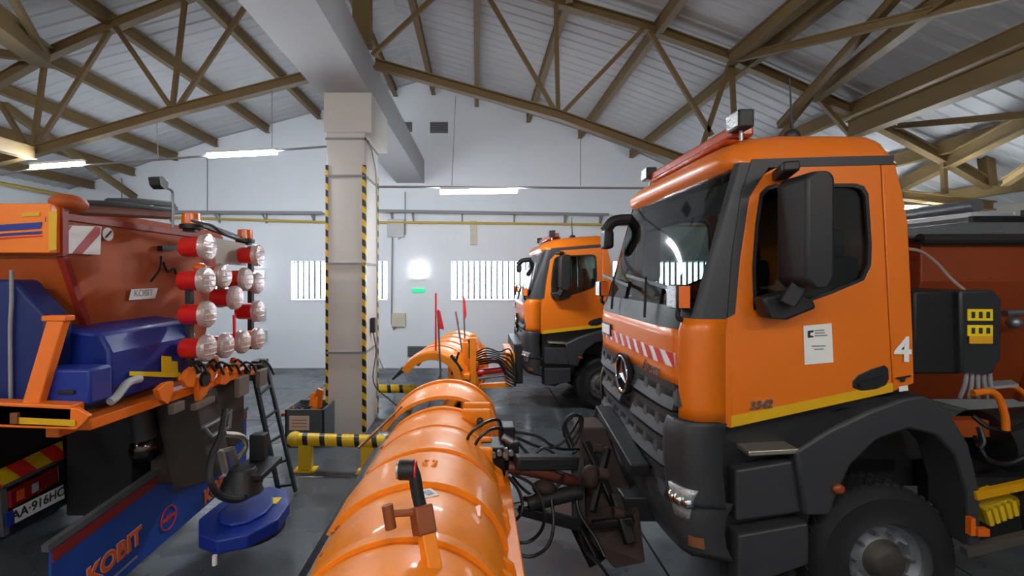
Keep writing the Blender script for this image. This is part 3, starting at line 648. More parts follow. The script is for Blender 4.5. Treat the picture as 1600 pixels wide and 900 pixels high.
# ---- what stands behind the near cab
BXm = mat('box_black','#101113',.55,0,.2,6)
bx = MB().box(N(1428,0,3.6).x, N(1503,0,3.6).x, 3.6, 4.6, N(0,585,3.6).z, N(0,455,3.6).z).build('equipment_box', BXm, T1, bevel=.02)
bx2 = MB().plate([P(1500,455,3.55),P(1552,453,3.55),P(1566,468,3.55),P(1565,560,3.55),P(1550,585,3.55),P(1503,583,3.55)],(),(0,.8,0)).build('box_cover', mat('box_cover_grey','#26292C',.4,0,.1,6), T1, smooth=20, bevel=.015)
for (x0,y0,x1,y1,mm) in ((1512,483,1551,501,YELB),(1512,508,1551,525,YELB),(1515,525,1551,537,mat('amber_label','#E0A51C',.5))):
    a, b = P(x0,y1,3.54), P(x1,y0,3.54); MB().box(a.x,b.x,3.538,3.545,a.z,b.z).build('warning_label', mm, bx2, smooth=0)
    if mm is YELB:
        for k in range(3):
            xx = a.x+(b.x-a.x)*(.2+.3*k); MB().box(xx-.012,xx+.012,3.533,3.538,a.z+.02,b.z-.02).build('pictogram', INK, bx2, smooth=0)
pm = MB()
for k in range(5): pm.tube([P(1510+k*9,580,3.6), P(1508+k*10,600,3.6), P(1500+k*14,622,3.62)], .014)
each(pm,'bundled_hose', GREY, T1)
MB().tube([P(1400,388,4.0),P(1436,392,4.0),P(1462,410,3.9),P(1485,435,3.8),P(1508,455,3.7)], .014).build('grey_hose', mat('pale_hose','#9C8478',.5), T1)
hp = thing('hopper_body', (5.4, 5.0, 1.3), 'dark orange salt hopper with black cover behind the near cab', 'hopper')
a, b = P(1421,392,4.1), P(1600,478,4.1)
hh = MB(); Z1 = P(0,378,4.1).z; Z2 = P(0,440,4.1).z
sec = [(4.1,Z1),(4.1,Z2),(4.45,1.5),(5.35,1.5),(5.7,Z2),(5.7,Z1)]
hh.plate([(3.95,y_,z_) for y_, z_ in sec],(),(3.4,0,0)).build('hopper_shell', mat('dark_hopper_orange','#86360C',.5,0,.15,2), hp, smooth=0, bevel=.015)  # shell and ribs share one even dark red-brown orange
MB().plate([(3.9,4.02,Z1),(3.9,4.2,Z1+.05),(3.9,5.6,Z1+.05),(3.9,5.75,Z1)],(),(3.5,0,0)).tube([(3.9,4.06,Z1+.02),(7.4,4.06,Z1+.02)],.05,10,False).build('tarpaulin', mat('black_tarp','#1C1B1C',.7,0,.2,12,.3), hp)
for x_ in (5.2, 6.6): MB().bar((x_,4.07,Z1),(x_,4.07,Z2),.05,.05).bar((x_,4.07,Z2),(x_,4.42,1.5),.05,.05).build('rib', mat('dark_hopper_orange','#86360C',.5,0,.15,2), hp)
MB().tube([P(1570,490,3.9),P(1600,488,3.9),P(1640,486,3.9)],.03).sph(P(1585,504,3.9),.05).build('grab_handle', STEEL, hp)
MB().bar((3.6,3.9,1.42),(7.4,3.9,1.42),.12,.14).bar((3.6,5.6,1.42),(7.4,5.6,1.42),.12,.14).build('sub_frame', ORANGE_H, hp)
tb = MB().tube([P(1520,614,3.5),P(1548,612,3.5),P(1562,624,3.5),P(1570,650,3.5),P(1572,672,3.5)],.024,10)
tb.tube([P(1546,606,3.7),P(1580,603,3.7),P(1600,615,3.7),P(1625,640,3.7)],.02,10); tag(tb.build('tube_guard', ORANGE, ), 'bent orange tube guard behind the near front wheel', 'guard')
tag(MB().plate([P(1538,600,3.75),P(1580,597,3.75),P(1592,604,3.6),P(1535,610,3.6)],(),(0,0,.02)).build('grey_deck_plate', GREY, smooth=0), 'small pale grey deck plate under the black equipment box', 'plate')
tk = thing('fuel_tank', P(1575,680,3.9), 'black cylindrical tank with hoses behind the near front wheel', 'tank')
MB().cyl(P(1535,690,3.9), P(1700,680,3.9), .26, 24).build('tank_body', BLACK, tk)
MB().tube([P(1520,650,3.6),P(1545,668,3.55),P(1575,672,3.55),P(1610,660,3.6)],.018).tube([P(1525,680,3.55),P(1540,715,3.5),P(1575,725,3.5),P(1620,705,3.5)],.02).tube([P(1530,668,3.55),P(1536,690,3.5),P(1530,700,3.5)],.02).build('hose', HOSE, tk)
MB().box(P(1510,0,3.6).x,P(1700,0,3.6).x,3.6,4.0,.62,1.12).build('tank_bracket', BLACK, tk)
sf = thing('side_underrun_guard', P(1560,800,3.3), 'dark side guard with a yellow top rail at the right edge', 'side guard')
MB().bar(P(1522,774,3.3),P(1700,735,3.3),.04,.055).build('yellow_rail', mat('glossy_yellow','#D99E0C',.25,.1,.05,4), sf)
MB().bar(P(1506,862,3.3),P(1700,815,3.3),.05,.06).build('lower_rail', mat('dull_steel','#5E5A57',.5,.5), sf); MB().bar(P(1513,780,3.34),P(1520,855,3.34),.04,.06).bar(P(1600,760,3.34),P(1610,835,3.34),.04,.06).build('upright', BLACK, sf)
MB().box(P(1513,0,3.28).x,P(1520,0,3.28).x,3.26,3.3,P(0,835,3.28).z,P(0,808,3.28).z).box(P(1524,0,3.28).x,P(1542,0,3.28).x,3.26,3.3,P(0,836,3.28).z,P(0,825,3.28).z).build('orange_reflector', AMBER, sf)
wk = thing('wheel_chock', P(1570,815,3.4), 'ribbed yellow wheel chock hung on the side guard', 'chock')
MB().plate([P(1538,795,3.4),P(1590,776,3.4),P(1597,800,3.4),P(1546,822,3.4)],(),(0,.2,0)).build('body', YEL, wk, smooth=0, bevel=.01)
for k in range(6):
    t_ = k/5; a = P(1541+t_*50,797-t_*18,3.38); b = P(1548+t_*48,820-t_*19,3.38); MB().bar(a,b,.03,.03).build('ridge', YEL, wk)
# ================================================================ THE PLOUGHS
def plough_profile(Rk=1.0):
    # closed C outline in X,Z: bottom back edge up over the crest to the front lip
    pts = [(-.28,.10),(-.06,.28),(.10,.52),(.155,.78),(.12,1.0),(.0,1.16),(-.18,1.26),(-.40,1.285),(-.62,1.23),(-.80,1.12),(-.93,.97)]
    cx, cz = -.38, .72
    return [(cx+(x-cx)*Rk, cz+(z-cz)*Rk) for x, z in pts]
def smooth2(pts, k=4):
    e = [tuple(2*a-b for a, b in zip(pts[0], pts[1]))]+pts+[tuple(2*a-b for a, b in zip(pts[-1], pts[-2]))]; o = []
    for i in range(1, len(e)-2):
        for j in range(k):
            t = j/k; o.append(tuple(.5*((2*b)+(c-a)*t+(2*a-5*b+4*c-d)*t*t+(-a+3*b-3*c+d)*t**3) for a, b, c, d in zip(*e[i-1:i+3])))
    return o+[pts[-1]]
PR = smooth2(plough_profile())
def scaled(R): 
    cx, cz = -.38, .72; return [(cx+(x-cx)*R, cz+(z-cz)*R) for x, z in PR]
def shell(fn, y0, y1, R0, R1, bulge, name, m, parent, ny=10):
    g = MB(fn); n = len(PR)
    def q(u, v):
        i = min(n-1, int(round(v*(n-1)))); R = R0+(R1-R0)*u+bulge*math.sin(math.pi*u)**.8
        x, z = scaled(R)[i]; return (x, y0+(y1-y0)*u, z)
    g.grid(q, ny, n-1); return g.build(name, m, parent, smooth=50, solid=.02)
def rib(fn, y, R, w_, name, parent, m=None, th=.05):
    a, b = scaled(R), scaled(R-th/.55); g = MB(fn)
    g.plate([(x,y,z) for x, z in a]+[(x,y,z) for x, z in reversed(b)],(),(0,w_,0)); return g.build(name, m or ORANGE_D, parent, smooth=30, bevel=.006)
def plough(fn, org, label, ys, R, endR, bolts=True):
    t = thing('snow_plough', org, label, 'snow plough'); n = len(ys)
    for i, (a, b) in enumerate(zip(ys, ys[1:])):
        shell(fn, a, b, R[i], R[i], .06, 'mouldboard_section', ORANGE_D, t)
        if i: rib(fn, a-.035, R[i]+.075, .07, 'rib', t, th=.09)
    for y, w_ in ((ys[0]-.05,.06),(ys[-1],.06)): rib(fn, y, endR, w_, 'end_plate', t, th=.12)
    lx, lz = scaled(R[0])[-1]
    g = MB(fn).plate([(lx+.01,ys[0],lz+.02),(lx-.02,ys[0],lz+.02),(lx-.20,ys[0],lz-.17),(lx-.17,ys[0],lz-.19)],(),(0,ys[-1]-ys[0],0)); g.build('rubber_deflector', BLACK, t, smooth=0)
    MB(fn).bar((lx-.0,ys[0],lz+.035),(lx,ys[-1],lz+.035),.045,.025).build('lip_bar', mat('worn_steel_strip','#6B6864',.4,.6), t)
    bl = MB(fn)
    for k in range(int((ys[-1]-ys[0])/.28)): p = V((lx+.05, ys[0]+.15+k*.28, lz+.07)); bl.cyl(p, p+V((-.02,0,.035)), .02, 8)
    each(bl,'lip_bolt', mat('rusty_bolt','#9A4410',.5,.2), t)
    MB(fn).plate([(-.30,ys[0],.02),(-.25,ys[0],.02),(-.22,ys[0],.2),(-.27,ys[0],.2)],(),(0,ys[-1]-ys[0],0)).build('cutting_edge', DARK, t, smooth=0)
    # back frame
    m = MB(fn)
    for y in [ys[0]+.25+k*(ys[-1]-ys[0]-.5)/4 for k in range(5)]:
        m.plate([(.1,y,.2),(.30,y,.25),(.34,y,.55),(.22,y,.98),(.10,y,1.06)],(),(0,.03,0)).plate([(.1,y+.12,.2),(.30,y+.12,.25),(.34,y+.12,.55),(.22,y+.12,.98),(.10,y+.12,1.06)],(),(0,.03,0))
    each(m,'back_rib', ORANGE_D, t, smooth=0, bevel=.006)
    MB(fn).box(.18,.34,ys[0]+.1,ys[-1]-.1,.30,.45).box(.17,.29,ys[0]+.1,ys[-1]-.1,.80,.9).build('back_beam', ORANGE_D, t, bevel=.01)
    return t
pl1 = plough(None, (-.3, 3.8, 0), 'nearest orange snow plough, a long ribbed barrel filling the bottom centre', [1.7,2.45,3.1,3.7,4.3,4.85], [1,1,1,1,.98,.96], 1.04)
# the wide wing section beyond the gap, with nested arches
for y, R_, w_ in ((5.0,1.19,.06),(5.32,1.17,.05)): rib(None, y, R_, w_, 'wing_arch', pl1, th=.04)
shell(None, 5.02, 5.75, 1.13, 1.12, .04, 'wing_section', ORANGE_D, pl1)
rib(None, 5.75, 1.19, .06, 'wing_arch', pl1, th=.06)
# overlap plate seen at the front of the barrel
pz = [(x, z) for x, z in scaled(1.11)[12:]]
MB().plate([(x,3.02,z) for x, z in pz]+[(x,3.02,z) for x, z in reversed(scaled(1.0)[12:])],(),(0,.5,0)).build('overlap_plate', ORANGE_D, pl1, smooth=30, bevel=.006)
# diamond sticker and lifting eye
def onbarrel(x, y, k=0):
    best = None
    for i in range(400):
        Y = 1.9+i*.01; q = P(x, y, Y)
        if (q.x+.38)**2+(q.z-.72)**2 < (.565+k)**2: return q
    return P(x, y, 3)
q = onbarrel(669,771,.05); nrm = (q-V((-.38,q.y,.72))).normalized(); tg = nrm.cross(V((0,1,0)))
MB().plate([q+nrm*.0+V((0,d*.07,0))+tg*e_*.07 for d, e_ in ((-1,.1),(-.1,-1),(1,-.1),(.1,1))],(),nrm*.004).build('sticker', PAPER, pl1, smooth=0, label='white diamond warning sticker')
MB().plate([q+nrm*.005+V((0,d*.035,0))+tg*e_*.035 for d, e_ in ((-1,.0),(0,-1),(1,0),(0,1))],(),nrm*.004).build('sticker_print', GREY, pl1, smooth=0)
q = onbarrel(672,730,.04); MB().tube([q+V((.045*math.cos(a),.05*math.sin(a),.01+.03*abs(math.cos(a)))) for a in [i*math.pi/8 for i in range(17)]],.011,6,False).build('lifting_eye', ORANGE_D, pl1)
q = onbarrel(655,877,.02); MB().sph(q, .03,(1,1,.4)).build('reflector', YELB, pl1)
# support post with lamp and T handle near the front of the barrel
sp = thing('marker_lamp_post', P(678,860,2.25), 'orange post with black cylindrical marker lamp on the nearest plough', 'marker lamp')
MB().bar(P(690,960,2.15), P(662,812,2.3), .075, .075).build('post', ORANGE_D, sp, bevel=.008)
MB().bar(P(664,835,2.28), P(657,790,2.33), .095, .11).build('clamp', mat('clamp_brown','#8E4A22',.55,.2), sp, bevel=.01)
MB().tube([P(657,792,2.33),P(652,770,2.34),P(648,745,2.35),P(642,728,2.36)],[.032]*16,10).build('lamp_arm', BLACK, sp)
c = P(634,734,2.36); MB().cyl(c-V((.035,0,0)), c+V((.045,0,0)), .05, 20).build('lamp_head', BLACK, sp, bevel=.006)
MB().cyl(c-V((.045,0,0)), c-V((.035,0,0)), .045, 20).build('clear_lens', LAMPW, sp); MB().cyl(c+V((.045,0,0)), c+V((.055,0,0)), .045, 20).build('red_lens', REDF, sp)
MB().cyl(P(612,803,2.3), P(655,800,2.3), .018, 10).cyl(P(605,789,2.3), P(611,826,2.28), .028, 12).build('t_handle', mat('clamp_brown','#8E4A22',.55,.2), sp)
# rubber lip spear sticking up at the far end of the near plough
tag(MB().bar(P(560,700,4.6), P(628,636,5.1), .02, .025).build('edge_strip', mat('brown_strip','#8A5A34',.5)), 'slim brown strip leaning from the rail onto the near plough lip', 'strip')
# brackets on the back of the near plough
bk = pl1
for (x0,y0,x1,y1,Yd) in ((722,640,768,700,4.6),(728,700,770,745,4.0),(715,745,752,800,3.6),(735,790,775,835,3.3),(715,830,765,900,2.9)):
    a, b_ = P(x0,y1,Yd), P(x1,y0,Yd); [MB().box(a.x,b_.x,Yd+e_,Yd+e_+.05,a.z,b_.z).build('hinge_plate', ORANGE_D, bk, smooth=0, bevel=.02) for e_ in (0,.25)]
for (x,y,Yd) in ((750,660,4.55),(752,722,3.95),(738,775,3.55),(762,800,3.25),(742,870,2.85)): c = P(x,y,Yd); MB().cyl(c+V((0,-.05,0)), c+V((0,.35,0)), .035, 12).build('pin', RUST, bk)
MB().bar(P(690,812,2.95), P(742,800,2.95), .03, .02).box(P(728,0,2.9).x,P(752,0,2.9).x,2.85,3.0,P(0,835,2.9).z,P(0,800,2.9).z).cyl(P(745,840,2.9),P(745,850,2.9),.04,10).build('latch', ORANGE, bk, bevel=.006)
MB().bar(P(697,770,3.1), P(703,805,3.1), .014, .03).bar(P(728,798,3.0),P(738,822,3.0),.014,.03).build('slot', BLACK, bk)
# ---- the far plough, slightly angled, with red marker flags
def pfar(q):
    a = math.radians(-7); x, y = q.x+.38, q.y-9.9
    return V((-.60+x*math.cos(a)-y*math.sin(a)*1, 9.9+x*math.sin(a)+y*math.cos(a), q.z*1.02))
pl3 = plough(pfar, (-.6, 9.9, 0), 'far orange snow plough with red marker flags in front of the far truck', [8.25,8.9,9.55,10.2,10.85,11.5], [1]*6, 1.0)
rib(pfar, 8.9, 1.0, .05, 'arch', pl3, th=.14)
def flag(x0,y0,x1,y1,Y,label,kind):
    t = thing('marker_flag', P(x1,y1,Y), label, 'flag', 'red plough marker flags'); a, b = P(x0,y0,Y), P(x1,y1,Y)
    MB().cyl(b, a, .017, 8).build('pole', REDF if kind == 0 else STEEL, t)
    return t
f1 = flag(681,458,681,562,8.35,'tall red marker pole at the near end of the far plough',0)
f2 = flag(684,485,689,600,8.15,'grey marker pole with drooping red flag at the near end of the far plough',1)
MB().plate([P(684,482,8.12),P(688,486,8.12),P(694,515,8.12),P(686,514,8.12)],(),(0,.015,0)).build('cloth', REDF, f2, smooth=0)
f3 = flag(724,462,727,556,9.4,'narrow red marker flag left of the far truck window',1)
MB().plate([P(724,460,9.38),P(727,470,9.38),P(729,492,9.38),P(727,499,9.38),P(724,485,9.38)],(),(0,.02,0)).build('cloth', REDF, f3, smooth=0)
f4 = flag(712,487,724,560,9.0,'pale bare marker pole leaning on the far plough',1)
MB().bar(P(712,487,8.98),P(716,508,8.98),.03,.02).build('worn_tip', mat('worn_red','#8A5A52',.6), f4)
bf = pl3
for (x0,x1,y0,y1,Y) in ((722,737,535,600,8.6),(734,744,528,640,8.4),(700,716,556,610,8.3)):
    a, b = P(x0,y1,Y), P(x1,y0,Y); [MB().box(a.x,b.x,Y+e_,Y+e_+.06,a.z,b.z).build('frame_plate', ORANGE_D, bf, smooth=0, bevel=.01) for e_ in (0,.5)]
MB().cyl(P(735,535,8.5),P(735,560,8.5),.03,8).sph(P(735,533,8.5),.05).bar(P(705,555,8.2),P(722,580,8.2),.05,.05).bar(P(717,550,8.2),P(706,585,8.2),.04,.04).build('lever', BLACK, bf)
# hitch of the far truck
h2 = thing('plough_hitch', (.5, 10.0, 0), 'orange and black hitch with red rams between the far plough and truck', 'hitch')
Yh = 9.6
MB().bar(P(742,561,Yh),P(795,566,Yh),.09,.09).bar(P(744,603,Yh),P(802,600,Yh),.12,.09).build('link_arm', ORANGE_D, h2)
MB().cyl(P(745,582,Yh),P(790,577,Yh),.07,12).build('ram', REDF, h2); MB().cyl(P(738,592,Yh),P(800,585,Yh),.035,8).build('ram_rod', STEEL, h2)
MB().box(P(790,0,Yh).x,P(806,0,Yh).x,Yh-.1,Yh+1.2,P(0,603,Yh).z,P(0,550,Yh).z).build('hitch_plate', ORANGE_D, h2, bevel=.02)
MB().box(P(803,0,9.5).x,P(817,0,9.5).x,9.5,11.3,P(0,600,9.5).z,P(0,538,9.5).z).build('mounting_plate', BLACK, h2, bevel=.02)
m = MB()
for k in range(7):
    y0 = 548+k*3; m.tube([P(742,y0+4,9.4+.05*k),P(760,y0-4+k,9.4),P(780,y0+2,9.4),P(798,y0+k*6,9.4),P(806,600-k*2,9.3),P(790,598-k*5,9.4)],.016,6)
each(m,'hose', HOSE, h2)
# ---- hitch of the near truck
h1 = thing('plough_hitch', (.9, 4.2, 0), 'dark oily hitch with hoses between the nearest plough and cab', 'hitch')
Z = lambda y, Y: P(0,y,Y).z
MB().plate([P(905,668,4.6),P(948,668,4.6),P(975,740,4.2),P(1000,800,3.9),P(1010,880,3.7),P(960,890,3.7),P(925,850,3.9),P(905,780,4.2)],(),(.0,.35,0)).build('hitch_plate', RUST, h1, smooth=0, bevel=.02)
MB().bar(P(942,640,5.0),P(1000,735,3.85),.16,.10).bar(P(930,645,5.0),P(955,655,4.9),.08,.14).build('front_beam', BLACK, h1, bevel=.01)
MB().bar(P(902,715,4.3),P(905,820,4.1),.12,.14).bar(P(905,820,4.1),P(935,880,3.9),.12,.14).build('upright', DARK, h1, bevel=.01)
MB().bar(P(805,722,4.0),P(900,722,4.2),.12,.12).build('upper_ram', BLACK, h1, bevel=.02)
MB().tube([P(795,730,4.05),P(830,735,4.05),P(898,752,4.2)],.055,12).build('brown_strut', mat('brown_strut','#5A2A1C',.45,.1), h1)
MB().cyl(P(772,797,3.9),P(825,787,3.9),.028,10).build('ram_rod', CHROME, h1); MB().cyl(P(822,788,3.9),P(905,768,4.1),.065,14).build('lower_ram', BLACK, h1)
MB().bar(P(812,795,3.9),P(905,820,4.0),.1,.08).build('lower_arm', DARK, h1, bevel=.01)
each(MB().box(P(752,0,4.1).x,P(790,0,4.1).x,4.1,4.4,Z(745,4.1),Z(700,4.1)).box(P(790,0,4.1).x,P(812,0,4.1).x,4.15,4.35,Z(740,4.1),Z(695,4.1)).box(P(780,0,4.3).x,P(805,0,4.3).x,4.3,4.5,Z(712,4.3),Z(668,4.3)),'valve_block', DARK, h1, bevel=.012)
m = MB()
for k in range(5): c = P(762+k*9,706+3*(k%2),4.07); m.cyl(c, c+V((0,-.05,.0)), .022, 8)
m.cyl(P(790,700,4.05),P(792,718,4.05),.018,8).cyl(P(786,682,4.05),P(800,690,4.05),.03,8); each(m,'fitting', STEEL, h1)
m = MB()
hs = [[(728,705,4.1),(733,680,4.0),(755,662,4.0),(778,656,4.1),(785,672,4.2)],[(735,722,4.1),(745,690,4.0),(765,672,4.0),(785,668,4.1)],[(718,733,4.0),(745,732,3.9),(760,740,4.0)],
      [(805,675,4.3),(840,682,4.3),(870,700,4.3),(905,702,4.4)],[(805,683,4.3),(850,700,4.3),(880,690,4.3),(905,655,4.5),(908,650,4.5)],[(890,700,4.4),(880,670,4.4),(888,652,4.4),(903,648,4.4),(906,665,4.4),(892,690,4.4)],
      [(896,698,4.4),(884,665,4.4),(896,650,4.4),(909,652,4.4),(908,672,4.4),(898,694,4.4)],[(808,690,4.2),(830,712,4.2),(850,700,4.2),(880,716,4.2),(900,705,4.3)],
      [(795,745,4.0),(812,770,3.9),(815,800,3.8),(795,820,3.8),(770,828,3.7)],[(800,740,4.0),(835,760,3.9),(850,800,3.8),(845,830,3.8),(820,848,3.8),(780,838,3.7)],
      [(862,780,3.9),(865,820,3.8),(855,855,3.7),(825,870,3.7),(795,855,3.7),(780,840,3.7)],[(800,745,4.1),(825,770,4.0),(860,785,4.0),(895,770,4.1)],[(868,722,4.15),(868,735,4.1),(880,742,4.1),(870,760,4.0),(845,765,4.0)],
      [(905,830,4.0),(915,860,3.8),(935,880,3.7),(950,900,3.6)],[(900,760,4.1),(905,800,4.0),(930,840,3.9),(945,870,3.8)]]
for hh_ in hs: m.tube([P(*q) for q in hh_], .014, 7)
each(m,'hose', HOSE, h1)
each(MB().sph(P(850,762,4.0),.08,(1.3,1,.8)).sph(P(922,745,4.0),.08,(1,.8,1.3)),'coupling', RUST, h1)
each(MB().bar(P(915,690,4.3),P(960,790,3.95),.07,.05).bar(P(950,700,4.2),P(925,800,3.95),.05,.07).bar(P(960,770,3.9),P(985,850,3.7),.09,.06).bar(P(925,820,3.9),P(990,812,3.75),.06,.06),'link_plate', DARK, h1, bevel=.01)
each(MB().cyl(P(935,740,3.98),P(948,742,3.98),.05,12).cyl(P(958,800,3.8),P(972,802,3.8),.045,12).cyl(P(928,700,4.2),P(940,702,4.2),.04,12),'pin', RUST, h1)
MB().box(1.25,1.8,3.95,5.0,.58,.8).build('mounting_frame', BLACK, h1, bevel=.02)
# ================================================================ THE SALT SPREADER TRUCK ON THE LEFT
XRr = -3.1
sp1 = thing('salt_spreader', (-4.2, 4.6, 0), 'orange salt spreader hopper with blue tanks on the left truck', 'spreader')
zt, zm, zb = 3.22, 2.84, 1.85
sec = [(3.41,zt),(3.41,zm),(3.80,zb),(5.2,zb),(5.6,zm),(5.6,zt)]
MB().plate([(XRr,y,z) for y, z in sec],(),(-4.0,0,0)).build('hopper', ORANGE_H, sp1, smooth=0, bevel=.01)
MB().bar((XRr+.015,3.43,zt),(XRr+.015,3.43,zm),.05,.05).bar((XRr+.015,3.43,zm),(XRr+.015,3.8,zb+.05),.05,.05).bar((XRr+.01,3.43,zt-.08),(XRr+.01,5.58,zt-.08),.03,.05).build('edge_frame', mat('dark_red_frame','#8E2412',.5), sp1)
MB().box(-7.1,XRr+.02,3.33,3.43,zm+.02,zt).build('side_board', mat('bright_orange','#F07C12',.35,0,.05,3), sp1, bevel=.008)
for (y0,y1,mm) in ((347,357,BLUE),(361,365,BLUE),(367.5,369.5,REDF)):
    a = P(-60,y1,3.325); b = P(66,y0,3.325); MB().plate([P(-60,y0+8,3.325),P(66,y0,3.325),P(63,y1,3.325),P(-60,y1+8,3.325)],(),(0,-.002,0)).build('side_stripe', mm, sp1, smooth=0)
MB().plate([P(76,331,3.325),P(89,330,3.325),P(88,390,3.325),P(76,392,3.325)],(),(0,-.002,0)).plate([P(34,333,3.326),P(62,331,3.326),P(62,337,3.326),P(34,339,3.326)],(),(0,-.002,0)).build('yellow_mark', mat('yellow_reflector','#D8A80E',.45), sp1, smooth=0)
text('1', .05, INK, sp1, P(71,343,3.32), (1,0,0), (0,0,1), 'mark', .001)
# striped plate, stickers on the rear panel
wp = MB().plate([PX(101,352,XRr+.03),PX(158,354,XRr+.03),PX(156,398,XRr+.03),PX(103,396,XRr+.03)],(),(.004,0,0)).build('warning_plate', WHITEP, sp1, smooth=0)
for pts in (((128,397),(156,366),(157,355),(149,354),(113,396)),((101,352),(112,353),(102,368))): MB().plate([PX(x,y,XRr+.036) for x, y in pts],(),(.003,0,0)).build('red_stripe', mat('dull_red','#A8281C',.5), wp, smooth=0)
c = PX(168,366,XRr+.02); MB().cyl(c, c+V((.006,0,0)), .055, 18).build('round_sticker', PAPER, sp1); MB().bar(c+V((.009,-.03,-.03)),c+V((.009,.03,.03)),.004,.014).build('pictogram', INK, sp1)
st = MB().plate([PX(x,y,XRr+.02) for x, y in ((205,452),(246,450),(242,466),(201,469))],(),(.004,0,0)).build('maker_sticker', PAPER, sp1, smooth=0)
text('KOBIT', .085, GREY, st, PX(225,458,XRr+.028), (0,1,0), (0,0,1), 'lettering', .001)
# clutter on the rear panel and rolled cover above
MB().bar(PX(250,388,XRr+.05),PX(280,386,XRr+.05),.05,.05).tube([PX(255,410,XRr+.04),PX(262,424,XRr+.04),PX(272,420,XRr+.04),PX(275,428,XRr+.04)],.012).tube([PX(236,440,XRr+.04),PX(250,420,XRr+.04),PX(252,400,XRr+.04)],.01).sph(PX(289,432,XRr+.05),.035).build('latch_gear', DARK, sp1)
MB().tube([PX(92,326,XRr),PX(130,328,XRr),PX(200,332,XRr),PX(262,336,XRr)],.045,10).build('cover_roll', mat('brown_roll','#6A3A22',.6), sp1)
MB().tube([PX(95,318,XRr),PX(180,320,XRr),PX(265,330,XRr)],.03,8).tube([PX(170,318,XRr-.2),PX(215,318,XRr-.2),PX(268,322,XRr-.2)],[.05]*11,8).bar(PX(215,328,XRr-.05),PX(272,326,XRr-.05),.08,.04).build('cover_arm', BLACK, sp1)
MB().plate([PX(95,322,XRr-.02),PX(130,318,XRr-.3),PX(240,318,XRr-.3),PX(240,330,XRr-.02)],(),(0,0,.02)).build('white_cover', WHITEP, sp1, smooth=0)
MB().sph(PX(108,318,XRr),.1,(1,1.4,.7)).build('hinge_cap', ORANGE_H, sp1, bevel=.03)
# blue tanks and boxes
MB().plate([P(-60,437,3.2),P(20,437,3.2),P(30,450,3.2),P(76,500,3.2),P(76,560,3.2),P(60,642,3.2),P(-60,642,3.2)],(),(0,.2,0)).build('brine_tank', BLUET, sp1, smooth=20, bevel=.03)
MB().tube([P(18,422,3.18),P(18,470,3.18),P(16,520,3.18),P(17,632,3.18)],.012).build('sight_tube', GREY, sp1)
MB().box(P(62,0,3.1).x,P(140,0,3.1).x,3.1,3.3,P(0,634,3.1).z,P(0,577,3.1).z).build('blue_box', BLUE, sp1, bevel=.02)
MB().box(P(90,0,3.09).x,P(116,0,3.09).x,3.085,3.1,P(0,616,3.09).z,P(0,610,3.09).z).build('handle_recess', BLACK, sp1, bevel=.004)
bc = MB().plate([(-3.2,3.42,1.75),(-2.72,3.42,1.75),(-2.72,3.42,2.12),(-2.80,3.42,2.27),(-3.2,3.42,2.32)],(),(0,1.05,0)).build('rear_cover', BLUE, sp1, smooth=20, bevel=.03)
ym = MB().plate([PX(202,580,-2.705),PX(281,582,-2.705),PX(281,590,-2.705),PX(202,587,-2.705)],(),(.008,0,0)).plate([PX(252,556,-2.705),PX(266,557,-2.705),PX(267,564,-2.705),PX(276,565,-2.705),PX(277,582,-2.705),PX(252,581,-2.705)],(),(.008,0,0)).build('yellow_marking', YELB, bc, smooth=0)
MB().tube([PX(218,592,-2.66),PX(200,598,-2.62),PX(182,620,-2.6),PX(172,628,-2.6)],.03,10).build('white_hose', mat('white_hose','#A8ABAD',.5), sp1)
# orange frame
OB = mat('frame_orange','#EC7414',.4,0,.08,4)
MB().bar(P(-80,640,3.05),P(122,648,3.05),.1,.15).plate([P(-80,665,3.0),P(118,672,3.0),P(128,664,3.0),P(140,650,3.0),P(120,638,3.0),P(-80,628,3.0)],(),(0,.03,0)).build('cross_beam', OB, sp1, smooth=0, bevel=.008)
MB().plate([P(30,652,2.995),P(118,656,2.995),P(118,666,2.995),P(30,662,2.995)],(),(0,-.003,0)).build('yellow_reflector', mat('yellow_reflector','#D8A80E',.45), sp1, smooth=0)
MB().box(P(17,0,2.99).x,P(29,0,2.99).x,2.98,3.02,P(0,662,2.99).z,P(0,645,2.99).z).build('bracket', mat('brown_bracket','#7A4A22',.6), sp1, bevel=.004)
MB().bar(P(93,497,3.12),P(50,642,3.05),.11,.06).build('strut', OB, sp1, bevel=.008); MB().box(P(68,0,3.1).x,P(106,0,3.1).x,3.08,3.16,P(0,502,3.1).z,P(0,493,3.1).z).build('strut_head', OB, sp1, bevel=.008)
MB().bar((-2.75,3.2,1.66),(-2.62,5.35,1.62),.14,.08).bar((-2.95,3.2,1.62),(-2.9,5.3,1.6),.1,.1).build('rear_beam', OB, sp1, bevel=.01)
m = MB()
for (x,y,s_) in ((290,590,.11),(325,582,.1),(345,590,.1),(362,572,.1),(390,582,.1),(310,605,.12),(252,612,.11),(330,570,.09)):
    c = PX(x,y,-2.6); m.plate([c+V((0,math.cos(a)*s_*r_,math.sin(a)*s_*r_)) for a, r_ in zip([k*math.pi/3+x for k in range(6)],(1,.7,1.1,.8,1,.75))],(),(.05,0,.0))
each(m,'bracket_plate', OB, sp1, smooth=0, bevel=.008)
m = MB()
for (x,y,r_) in ((318,592,.07),(385,578,.05)): c = PX(x,y,-2.54); m.cyl(c, c+V((.03,0,0)), r_, 16)
each(m,'round_port', DARK, sp1)
m = MB()
for k in range(10):
    x = 285+k*13; m.tube([PX(x,572,-2.55),PX(x+8,562+4*(k%3),-2.5),PX(x+18,570,-2.52),PX(x+26,580+5*(k%2),-2.5)],.014,6)
each(m,'hose', HOSE, sp1)
BR = mat('taupe_bracket','#6A6056',.6,.2,.15,5)
m = MB()
